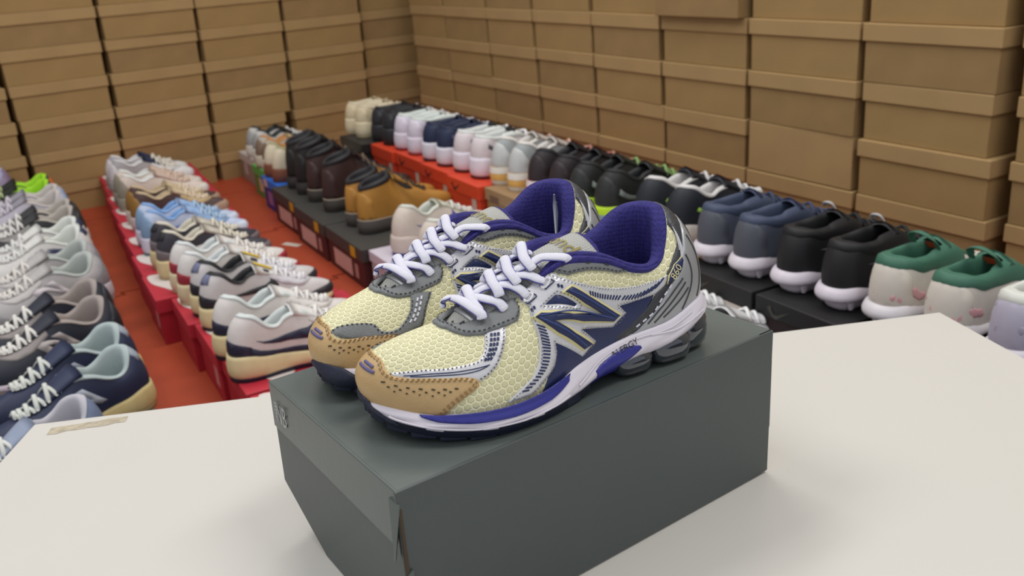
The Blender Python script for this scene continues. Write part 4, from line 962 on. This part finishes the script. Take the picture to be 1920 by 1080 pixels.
# outlines of the overlays in the (u, v) of the shoe surfaces; lace paths in mm
T = {
 'CAP': [(12.775,0.432),(12.459,0.503),(12.021,0.538),(11.609,0.533),(11.362,0.497),(11.212,0.452),(11.033,0.412),(10.814,0.402),(10.498,0.417),(10.06,0.447),(9.36,0.452),(9.045,0.432),(8.908,0.397),(8.894,0.342),(9.031,0.302),(9.25,0.241),(9.484,0.161),(9.717,0.06),(9.854,0.03)],
 'TOE_STRIPE': [(11.047,0.417),(10.69,0.472),(10.252,0.528),(9.566,0.553),(9.168,0.563),(8.866,0.578),(8.729,0.633),(8.633,0.719),(8.592,0.849),(7.934,0.799),(8.044,0.688),(8.208,0.578),(8.386,0.492),(8.578,0.432),(8.908,0.377),(9.031,0.407),(10.32,0.397),(10.978,0.392)],
 'VAMP_OUT': [(13.104,0.94),(11.637,0.955),(10.485,0.945),(9.703,0.894),(9.182,0.849),(8.633,0.814),(8.194,0.814),(7.811,0.799),(7.564,0.789),(7.454,0.829),(7.399,0.879),(7.427,0.975),(7.468,1.0)],
 'MAIN': [(7.152,1.0),(6.947,1.0),(6.604,1.0),(6.467,1.0),(6.206,0.874),(5.877,0.779),(5.369,0.704),(4.78,0.663),(4.176,0.704),(3.491,0.734),(2.764,0.714),(2.983,0.598),(3.395,0.528),(3.984,0.508),(4.533,0.467),(4.314,0.372),(4.725,0.251),(5.808,0.367),(5.273,0.186),(5.795,0.116),(6.755,0.427),(6.755,0.342),(6.878,0.251),(7.152,0.186),(7.413,0.136),(7.66,0.101),(7.989,0.106),(8.29,0.111),(7.934,0.191),(7.564,0.256),(7.344,0.347),(7.235,0.447),(7.18,0.568),(7.207,0.673),(7.221,0.744),(7.221,0.754),(7.166,0.839),(7.303,0.93),(7.221,1.0)],
 'TRI': [(6.782,0.759),(6.439,0.764),(6.316,0.734),(5.891,0.593),(5.959,0.578)],
 'NAVY': [(6.7,0.462),(6.329,0.472),(5.795,0.432),(4.67,0.467),(3.395,0.548),(3.669,0.312),(4.026,0.166),(4.547,0.08),(4.711,0.106),(5.589,0.121),(6.343,0.065),(6.988,0.09),(7.413,0.09),(7.056,0.206),(6.796,0.352),(6.796,0.432)],
 'N': [(6.179,0.734),(5.973,0.744),(5.52,0.618),(4.999,0.487),(4.56,0.372),(4.752,0.322),(5.795,0.437),(6.659,0.593),(6.096,0.382),(5.479,0.196),(5.808,0.196),(6.631,0.487),(7.125,0.719),(6.947,0.719),(6.069,0.533),(5.109,0.427),(5.657,0.568)],
 'N_G1': [(6.069,0.724),(4.711,0.382)],
 'N_G2': [(6.988,0.704),(4.78,0.362)],
 'N_G3': [(7.029,0.693),(5.726,0.211)],
 'BAND_A': [(5.465,0.673),(4.985,0.613),(4.396,0.598),(3.751,0.633),(2.887,0.729)],
 'BAND_B': [(5.315,0.613),(4.876,0.553),(4.396,0.528),(3.82,0.533),(3.326,0.598)],
 'BAND_C': [(7.18,0.668),(7.18,0.553),(7.207,0.442),(7.317,0.342),(7.523,0.261),(7.934,0.176)],
 'BAND_D': [(6.919,0.563),(6.892,0.452),(6.933,0.367),(7.07,0.271),(7.331,0.206),(7.687,0.141)],
 'STR_A': [(8.455,0.799),(8.524,0.709),(8.62,0.623),(8.784,0.548)],
 'STR_B': [(8.112,0.769),(8.236,0.673),(8.414,0.588),(8.62,0.523)],
 'STR_L1': [(10.649,0.427),(10.06,0.487),(9.374,0.503),(8.908,0.508),(8.592,0.513)],
 'STR_L2': [(10.498,0.432),(9.881,0.472),(9.196,0.477),(8.853,0.487),(8.633,0.508)],
 'HEEL_DARK': [(0.94,0.859),(1.406,0.844),(1.982,0.854),(2.695,0.759),(2.97,0.618),(3.367,0.513),(3.779,0.307),(4.149,0.186),(4.629,0.095),(4.286,0.095),(3.628,0.101),(3.463,0.241),(2.97,0.457),(2.49,0.563),(2.106,0.633),(1.831,0.714),(1.392,0.794),(0.94,0.824)],
 'HEEL_SILVER': [(1.968,0.673),(2.215,0.472),(1.996,0.151),(2.531,0.146),(3.216,0.146),(3.751,0.101),(4.204,0.08),(3.669,0.106),(3.463,0.241),(2.97,0.457),(2.49,0.563)],
 'HEEL_L': [[(2.352,0.518),(2.778,0.447),(3.271,0.307),(3.642,0.141)],[(2.298,0.442),(2.654,0.372),(3.107,0.256),(3.45,0.126)],[(2.229,0.342),(2.531,0.281),(2.874,0.221),(3.175,0.156)]],
 'HEEL_DASH': [(2.778,0.548),(3.203,0.427),(3.463,0.281),(3.806,0.186),(4.094,0.126)],
 'BADGE': [(2.887,0.598),(2.736,0.693),(2.339,0.764),(1.941,0.739),(2.01,0.693),(2.339,0.623),(2.668,0.598)],
 'BADGE_T': [(2.503,0.673),(2.654,0.618),(2.229,0.693)],
 'EYESTAY': [(6.398,1.0),(6.261,0.91),(5.973,0.839),(5.671,0.854),(5.383,0.864),(4.931,0.864),(4.56,0.864),(4.314,0.915),(4.149,1.0),(4.149,1.0),(4.588,1.0),(5.04,1.0),(5.575,1.0),(5.918,1.0),(6.206,0.99)],
 'HOLES': [(5.397,0.99),(4.848,0.95)],
 'SQ1': [(6.59,0.965),(6.357,0.864),(6.631,0.859),(6.727,0.925)],
 'SQ2': [(7.043,0.96),(6.878,0.864),(7.18,0.854),(7.289,0.94)],
 'SLOT1': [(6.357,0.829),(6.165,0.769)],
 'SLOT2': [(7.193,0.784),(7.001,0.799)],
 'CAP_MARK': [[(12.24,0.382),(11.719,0.372),(11.431,0.372)],[(12.062,0.432),(11.746,0.427),(11.554,0.417)]],
 'PERF': [[(11.143,0.307),(11.033,0.317)],[(10.8,0.307),(10.718,0.307)],[(10.526,0.312),(10.457,0.312)],[(10.265,0.322),(10.183,0.322)],[(9.991,0.332),(9.909,0.327)],[(9.73,0.337),(9.648,0.332)],[(9.47,0.342),(9.388,0.337)],[(10.965,0.276),(10.896,0.276)],[(10.677,0.276),(10.622,0.276)],[(10.389,0.286),(10.334,0.286)],[(10.128,0.296),(10.073,0.291)],[(9.854,0.302),(9.799,0.302)],[(9.593,0.312),(9.538,0.307)],[(10.8,0.241),(10.759,0.246)],[(10.526,0.251),(10.485,0.251)],[(10.252,0.261),(10.224,0.261)],[(9.977,0.266),(9.936,0.261)],[(9.717,0.276),(9.676,0.276)]],
 'V_SLITS': [[(9.772,0.975),(9.484,1.0)],[(10.594,1.0),(10.389,1.0)],[(11.417,1.0),(11.17,1.0)],[(13.2,0.985),(13.2,1.0)]],
 'FAR_TOE': [(11.308,0.477),(11.116,0.553),(10.704,0.598),(10.197,0.603),(9.881,0.578),(9.621,0.492),(9.374,0.472),(9.127,0.492),(8.894,0.573),(8.729,0.663),(8.674,0.789),(8.729,0.884),(7.934,0.749),(8.044,0.683),(8.181,0.613),(8.386,0.437),(8.633,0.422),(9.278,0.367),(10.142,0.412),(10.786,0.427)],
 'FAR_DASH': [(8.428,0.754),(8.524,0.668),(8.647,0.573),(8.825,0.503)],
 'ENERGY': [(4.396,0.749),(4.637,0.749),(4.168,0.799)],
 'SHANK_P': [(5.456,0.578),(5.281,0.623),(4.839,0.719),(4.409,0.759),(4.141,0.668),(3.94,0.553),(3.9,0.452),(4.061,0.382),(4.369,0.216),(4.543,0.0),(4.798,0.02),(5.201,0.256)],
 'L1': [(203.4,-13.0,68.0),(199.8,-16.8,67.1),(195.4,-16.4,68.1),(197.5,1.6,71.8),(195.4,13.4,69.7),(193.3,19.2,67.0),(193.6,21.5,65.2)],
 'L2': [(186.2,-13.8,73.0),(190.6,-1.0,75.0),(193.3,9.7,72.0),(193.0,15.0,69.7),(192.7,16.5,68.9)],
 'L3': [(195.7,-3.4,72.4),(189.4,3.2,75.4),(183.3,12.5,74.9),(178.6,17.8,73.1),(176.0,22.4,70.0)],
 'L4': [(173.6,-3.0,83.2),(176.0,5.8,81.4),(176.3,13.2,77.8),(176.5,16.7,75.1)],
 'L5': [(187.8,0.3,76.3),(181.2,2.0,79.3),(173.9,8.2,81.7),(167.6,14.1,81.9),(163.2,20.0,79.5),(159.7,24.7,76.3)],
 'L6': [(160.8,-1.7,90.3),(164.2,7.4,87.3),(164.2,13.9,83.9),(162.9,18.4,81.2)],
 'L7': [(172.6,3.3,83.8),(163.4,10.2,86.5),(159.0,13.5,87.0),(153.8,18.3,86.4),(150.1,22.9,84.5),(146.2,25.6,84.3)],
 'L8': [(147.2,-2.1,97.3),(151.4,7.4,94.1),(151.9,13.1,91.2),(150.3,18.4,88.4)],
 'L9': [(160.0,8.8,89.0),(149.8,12.9,92.5),(142.5,14.7,95.5),(136.9,19.0,95.9),(129.3,25.3,95.2),(127.8,26.3,94.0)],
}
def offs(poly, d, scale=(.0245, .095)):
    """grow (d>0) or shrink a (u,v) polygon by d metres"""
    sc = np.array(scale); q = np.array(poly)*sc; n = len(q); out = []
    area = sum(q[i][0]*q[(i+1) % n][1]-q[(i+1) % n][0]*q[i][1] for i in range(n)); sg = 1 if area > 0 else -1
    for i in range(n):
        a, b, c = q[i-1], q[i], q[(i+1) % n]
        e1 = (b-a)/(np.linalg.norm(b-a)+1e-9); e2 = (c-b)/(np.linalg.norm(c-b)+1e-9)
        n1 = np.array([e1[1], -e1[0]])*sg; n2 = np.array([e2[1], -e2[0]])*sg
        m = n1+n2; m /= max(.35, np.dot(m, m)/2) if np.linalg.norm(m) > 1e-6 else 1
        out.append(tuple((b+m*d*.999)/sc))
    return out
def decal(Sf, c, l, r, text, size, off, m, parent, name='lettering'):
    V, F = glyphs(text, size)
    C0 = Sf.P(*c); N = Sf.N(*c); X = Sf.P(*r)-Sf.P(*l); X -= N*np.dot(X, N); X /= np.linalg.norm(X); Y = np.cross(N, X)
    return obj(name, [C0+N*off+X*v[0]+Y*v[1] for v in V], F, m, parent, smooth=False)
def quadline(a, b, k):
    """rungs from polyline a to polyline b"""
    A = smooth_line(a, 12); B = smooth_line(b, 12)
    f = lambda Q, t: Q[min(len(Q)-1, int(t*(len(Q)-1)))]
    return [(f(A, i/(k-1)), f(B, i/(k-1))) for i in range(k)]

def decorate(h, far):
    root, L, M, TG, up, mid, tongue, m = h
    mir = lambda pl: [(24-u, v) for u, v in pl]
    mid_of = lambda pl: sum(p[0] for p in pl)/len(pl)
    both = lambda f: [f(lambda p: p), f(mir)]
    def stitches(name, segs, parent, w=.0009, on=.0016, of=.0018, off=.002, mm=None):
        mb = MB()
        for s_ in segs: stroke(mb, L, s_, w, off, n=3, dash=(on, of))
        if mb.V: mb.build(name, mm or m['stitch'], parent, kind='stuff')
    # --- toe cap
    F = T['CAP'][2:]
    C = [(12.2, .54)]+F[1:]+[(9.9, -.03), (10.6, -.03), (11.4, -.03), (12.2, -.03), (13, -.03), (13.8, -.03), (14.5, -.03)]+[(24.4-u, v) for u, v in F[1:]][::-1]
    cap = patch(L, C, .0016, m['caramel'], 'toe_cap', root, fine=.0035, label='smooth caramel-tan toe cap')
    e1 = offs(C, -.0016); nF = len(F)
    top = [e1[i] for i in range(0, nF)]
    topK = [(24.4-u, v) for u, v in top]
    e2 = [p for p in offs(C, -.0034)[0:nF]]
    stitches('stitching', [top, topK, e2, [(24.4-u, v) for u, v in e2]], cap, off=.0022, mm=mat('8a6a3c', .8))
    mb = MB()
    for l in T['PERF']:
        stroke(mb, L, l, .0011, .0019, n=1); stroke(mb, L, [(24.4-u, v) for u, v in l], .0011, .0019, n=1)
    mb.build('perforation', mat('4b3d2c', .9), cap, kind='stuff')
    for l in T['CAP_MARK']:
        mb = MB(); stroke(mb, L, l, .0026, .0019); mb.build('mark', mat('5b5580', .6), cap, label='slanted violet-grey dash')
    # --- grey vamp piece round the foot of the throat
    F = T['VAMP_OUT'][1:]
    V_ = [F[-1]]+F[::-1][1:-1]+[(12, .958)]+mir(F[1:-1])+[(24-F[-1][0], 1.0)]
    V_ += [(u, 1.0) for u in np.linspace(24-F[-1][0], F[-1][0], 26)[1:-1]]
    V_ = [(u, min(v, .999)) for u, v in V_]
    vamp = patch(L, V_, .0021, m['grey'], 'vamp_overlay', root, fine=.0028, label='grey scalloped vamp overlay')
    ln = [p for p in F[::-1]]+mir(F)
    q = [(u, v+.028) for u, v in smooth_line(ln, 3) if v < .955]
    stitches('stitching', [q], vamp, off=.0027)
    mb = MB()
    for l in T['V_SLITS'][:3]: stroke(mb, L, l, .0013, .0025, n=1)
    mb.build('perforation', m['stitch'], vamp, kind='stuff')
    # --- toe side pieces: a silver stripe on the outer side, a grey wing on the inner side
    fs = (lambda p: p); ks = mir
    so, si = (ks, fs) if far else (fs, ks)
    st = patch(L, so(T['TOE_STRIPE']), .0011, m['silver'], 'toe_stripe', root, label='silver stripe beside the toe')
    stitches('stitching', [so(offs(T['TOE_STRIPE'], -.0013)[i:j]) for i, j in ((0, 9), (9, 15))], st, off=.0017, on=.001)
    mb = MB()
    for a_, b_ in (('STR_L1', 'STR_A'), ('STR_L2', 'STR_B')): stroke(mb, L, so(T[a_]), .0007, .0014)
    for k in range(3):
        A = smooth_line(T['STR_A'], 6); B = smooth_line(T['STR_B'], 6); n_ = min(len(A), len(B))
        ln = [tuple(A[i]*(1-(.2+.3*k))+B[i]*(.2+.3*k)) for i in range(n_)]
        stroke(mb, L, so(ln), .0019, .0014, n=1, dash=(.0022, .0014))
    mb.build('trim_line', m['navy'], st, kind='stuff')
    wg = patch(L, si(T['FAR_TOE']), .0014, m['grey'], 'toe_wing', root, label='grey wing beside the toe')
    stitches('stitching', [si(offs(T['FAR_TOE'], -.0014))[:11], si(offs(T['FAR_TOE'], -.0014))[12:17]], wg, off=.002)
    mb = MB(); stroke(mb, L, si(T['FAR_DASH']), .0016, .0017, dash=(.0028, .0016)); stroke(mb, L, [(u-.14, v) for u, v in si(T['FAR_DASH'])], .0016, .0017, dash=(.0028, .0016))
    mb.build('trim_line', m['lace'], wg, kind='stuff')
    # --- quarter
    navy_pl = [(u, v if v > .15 else max(.0, v-.11)) for u, v in T['NAVY']]
    for k, f in enumerate((fs, ks)):
        patch(L, f(navy_pl), .0007, m['navy'], 'quarter_panel', root, label='glossy navy quarter panel')
        mn = patch(L, f([(u, min(v, .995)) for u, v in T['MAIN']]), .0015, m['silver'], 'quarter_overlay', root, inner=[f(T['TRI'])], fine=.0026, label='silver quarter overlay framing the letter')
        patch(L, f(offs(T['TRI'], .001)), .0009, m['navy'], 'window_panel', mn, label='small navy triangle')
        fn = f
        if k: uc = mid_of(T['N']); fn = lambda pl, uc=uc: [(24-uc+(u-uc), v) for u, v in pl]
        n0 = patch(L, fn(offs(T['N'], .0017)), .0022, m['cream'], 'letter_border', mn, fine=.0022, edge=.2, label='raised cream border of the letter')
        n1 = patch(L, fn(T['N']), .0036, m['navy'], 'letter_n', mn, fine=.0022, edge=.12, label='raised navy letter N')
        mb = MB()
        for g in ('N_G1', 'N_G2', 'N_G3'): stroke(mb, L, fn(T[g]), .0011, .0038, n=8)
        mb.build('groove', mat('33467e', .5), mn)
        # ladder bands: navy slits
        mb = MB()
        for a_, b_, n_, sh in (('BAND_A', 'BAND_B', 24, 1), ('BAND_C', 'BAND_D', 21, 0)):
            for p, r in quadline(T[a_], T[b_], n_):
                if sh: r = r+np.array([.14, 0])
                else: r = r+np.array([0, .02])
                stroke(mb, L, f([tuple(p*.85+r*.15), tuple(p*.12+r*.88)]), .0013, .0017, n=2, h=.0004)
        mb.build('slit', m['navy'], mn, kind='stuff')
        M_ = offs([(u, min(v, .99)) for u, v in T['MAIN']], -.0012)
        stitches('stitching', [f(M_[3:11]), f(M_[12:20]), f(M_[20:30]), f(M_[30:38]), f(offs(T['TRI'], .0014)+offs(T['TRI'], .0014)[:1])], mn, off=.0021, on=.0011, of=.0014, w=.0007, mm=mat('6d6e74', .6))
        for sq in ('SQ1', 'SQ2'):
            mb = MB(); c = T[sq]; stroke(mb, L, f(c[::1]), .0008, .0022, n=1); mb.build('eyelet_frame', m['navy'], mn)
            ce = (sum(p[0] for p in c)/4-.0, sum(p[1] for p in c)/4)
            G = []
            for j in range(16):
                a_ = 2*math.pi*j/16; G.append([L.P(*f([(ce[0]+r_*math.cos(a_)/.0245, ce[1]+r_*math.sin(a_)/.095)])[0])+L.N(*f([ce])[0])*z_ for r_, z_ in ((.0042, .0016), (.0036, .0026), (.0024, .0024), (.0018, .001))])
            MB().grid(G, closed_u=True).build('eyelet_ring', m['silver'], mn)
        mb = MB()
        for sl in ('SLOT1', 'SLOT2'):
            a_, b_ = np.array(T[sl]); mb2 = mb
            for t_ in (.3, .7): c = a_*(1-t_)+b_*t_; stroke(mb, L, f([tuple(c-(0, .014)), tuple(c+(0, .014))]), .0018, .0017, n=1)
        mb.build('slot', m['navy'], mn)
        # eyestay under the collar with its two punched holes
        es = patch(L, f([(6.35, .99), (6.24, .91), (5.97, .845), (5.67, .845), (5.38, .85), (4.93, .845), (4.55, .85), (4.3, .9), (4.15, .985)]), .0016, m['grey'], 'eyestay', root, label='grey top eyestay')
        stitches('stitching', [f([(6.2, .925), (5.95, .868), (5.67, .868), (5.38, .873), (4.93, .868), (4.6, .872), (4.38, .915), (4.28, .96)])], es, off=.0021)
        for hc in ((6.05, .955), (5.4, .935), (4.88, .93)):
            G = []
            for j in range(14):
                a_ = 2*math.pi*j/14; G.append([L.P(*f([(hc[0]+r_*math.cos(a_)/.0245, hc[1]+r_*math.sin(a_)/.095)])[0])+L.N(*f([hc])[0])*.002 for r_ in (.0021, .0001)])
            MB().grid(G, closed_u=True).build('eyelet', m['stitch'], es)
    # --- heel: dark strap running from the collar to the arch on both sides, silver heel piece with dark ribs
    Ld = [(0.95, .985)]+T['HEEL_DARK'][1:9]; Rd = [(4.286, .06), (3.75, .09), (3.463, .251), (2.942, .503), (2.407, .633), (1.982, .72), (1.5, .77), (.6, .77)]
    H_ = Ld+Rd; H_ = H_+[(-u, v) for u, v in H_[::-1]]
    hd = patch(L, H_, .0011, m['dark'], 'heel_strap', root, fine=.0035, label='dark metallic heel strap')
    Sv = [(0, .80), (1.0, .80), (1.83, .75), (2.407, .64), (2.942, .51), (3.463, .26), (3.9, .09), (4.2, .03), (3.2, .03), (2, .03), (1, .03), (0, .03)]
    Sv = Sv+[(-u, v) for u, v in Sv[1:-1][::-1]]
    hs = patch(L, Sv, .0017, m['silver2'], 'heel_counter', root, fine=.0035, label='silver heel counter with dark ribs')
    mb = MB()
    for sg in (1, -1):
        for l in T['HEEL_L']+[[(.5, .7), (.6, .4), (.9, .1)], [(1.1, .74), (1.3, .45), (1.7, .1)], [(1.75, .7), (2.0, .4), (2.5, .1)]]:
            stroke(mb, L, [(sg*u, v) for u, v in l], .0011, .0021)
    mb.build('rib', m['dark'], hs)
    mb = MB()
    for sg in (1, -1): stroke(mb, L, [(sg*u, v) for u, v in T['HEEL_DASH']], .0012, .0016, dash=(.0035, .0028))
    mb.build('reflective_dash', m['lace'], hd, kind='stuff')
    mb = MB()
    for sg in (1, -1):
        for k in range(9): stroke(mb, L, [(sg*(1.05+.07*k), .93-.02*k), (sg*(1.75+.2*k), .80-.062*k)], .0006, .0015, n=2)
    mb.build('texture_line', m['silver'], hd, kind='stuff')
    B_ = T['BADGE']
    b0 = patch(L, offs(B_, .0007), .0024, m['cream'], 'badge_border', root, label='cream border of the heel badge'); b1 = patch(L, B_, .0029, m['navy'], 'badge', root, edge=.1, label='small navy heel badge')
    decal(L, *T['BADGE_T'], '860', .0078, .0033, m['cream'], b1)
    # --- midsole lettering and grooves
    decal(M, T['ENERGY'][0], T['ENERGY'][1], T['ENERGY'][2], 'N ERGY', .0068, .0012, mat('22222a', .6), mid)
    for f in (fs, mir):
        patch(M, f([(5.5, .52), (5.28, .64), (4.84, .73), (4.41, .77), (4.15, .70), (3.95, .58), (3.92, .48), (4.1, .36), (4.4, .18), (4.6, .0), (5.0, 0), (5.4, .15)]), .0012, m['blue'], 'shank_wing', mid, scale=(.0245, .02), fine=.002, label='violet-blue wing of the arch shank')
        mb = MB()
        for l in ([(2.2, .8), (3.2, .78), (4.2, .88), (5.2, .8), (6.2, .45)], [(1.6, .5), (2.6, .55), (3.6, .8)], [(6.6, .35), (8, .25), (9.6, .28), (11, .4)]): stroke(mb, M, f(l), .0014, .0006, scale=(.0245, .02))
        for u in (7.4, 8.6, 9.8): stroke(mb, M, f([(u, .02), (u+.35, .2)]), .0016, .0006, scale=(.0245, .02))
        mb.build('foam_ridge', m['white'], mid)
    # --- tongue label and webbing
    V, Fc_ = glyphs('eond', .0165)
    pv = [(-.02+v[0]/.0245, .86+v[1]/.105) for v in V]
    obj('lettering', [TG.P(*q)+TG.N(*q)*.0011 for q in pv], Fc_, mat('8d8038', .5), tongue, smooth=False)
    for k in range(8):
        mb = MB(); v0 = .1+.075*k; l = [TG.P(x, v0)+TG.N(x, v0)*.0007 for x in np.linspace(-1, .9, 12)]
        ribbon_tube(mb, l, .004, .0012, [TG.N(x, v0) for x in np.linspace(-1, .9, 12)]); mb.build('tongue_rib', m['silver2'], tongue)
    # --- laces
    def lace(pts, w=.0072, h=.0036):
        P = smooth_line(np.array(pts)*.001, 7)
        nr = [np.array([.25, p[1]*14, 1.0])/np.linalg.norm([.25, p[1]*14, 1.0]) for p in P]
        mb = MB(); ribbon_tube(mb, P, w, h, nr, 12); o = mb.build('lace', m['lace'], root)
        mb = MB()
        for sg in (1, -1):
            Q = []
            for i in range(1, len(P)-1):
                t = P[i+1]-P[i-1]; t /= np.linalg.norm(t); b = np.cross(t, nr[i]); b /= np.linalg.norm(b); Q.append(P[i]+b*sg*w*.5-nr[i]*.0003)
            ribbon_tube(mb, Q, .0009, .0009, None, 6)
        mb.build('lace_edging', m['piping'], o)
    def up_(l, z, curl=False, sink=True):
        P = [list(p) for p in l]
        n_ = len(P)
        for i, p in enumerate(P): p[2] += z-(1.5 if sink and i == n_-1 else 0)
        if curl:
            a = P[0]; P = [[a[0]+2.5, a[1]-4.0, a[2]-6.5], [a[0]+.5, a[1]-5.0, a[2]-2.0], [a[0]-.5, a[1]-1.5, a[2]+1.2]]+P[1:]
        return P
    lace(up_(T['L3'], 3.2)); lace(up_(T['L2'], 5.0, True)); lace(up_(T['L1'][1:], 5.6, True))
    lace(up_(T['L5'], 3.2)); lace(up_(T['L4'], 6.0, True)); lace(up_(T['L7'], 3.2)); lace(up_(T['L6'], 6.2, True))
    lace(up_(T['L9'], 3.4)); lace(up_(T['L8'], 6.2, True))
    # runs hidden from the front on the far side of the throat
    for s_, z_ in ((190, 73), (174, 80), (159, 87), (145, 95)):
        lace([(s_+3, -20, z_-5), (s_-2, -15, z_-1.5), (s_-4, -7, z_+1.5), (s_-2, 0, z_+1.5)])
h1 = build_hero(False, 'cream running shoe with tan toe on the grey box, the nearer one', *NEAR, 0)
decorate(h1, False)
h2 = build_hero(True, 'cream running shoe behind its mate, lace tips hanging in its collar', *FAR, 0)
decorate(h2, True)
# lace tips hanging inside the collar of the farther shoe
for s_, z0 in ((.0437, .1027), (.0419, .096)):
    mb = MB(); ribbon_tube(mb, [(s_, 0, z0), (s_, 0, z0-.01), (.0443, .001, z0-.034)], .0032, .0028, [(1, .3, 0)]*3); mb.build('lace_tip', mat('c5c9d2', .3, .2), h2[0], label='clear-tipped lace end')
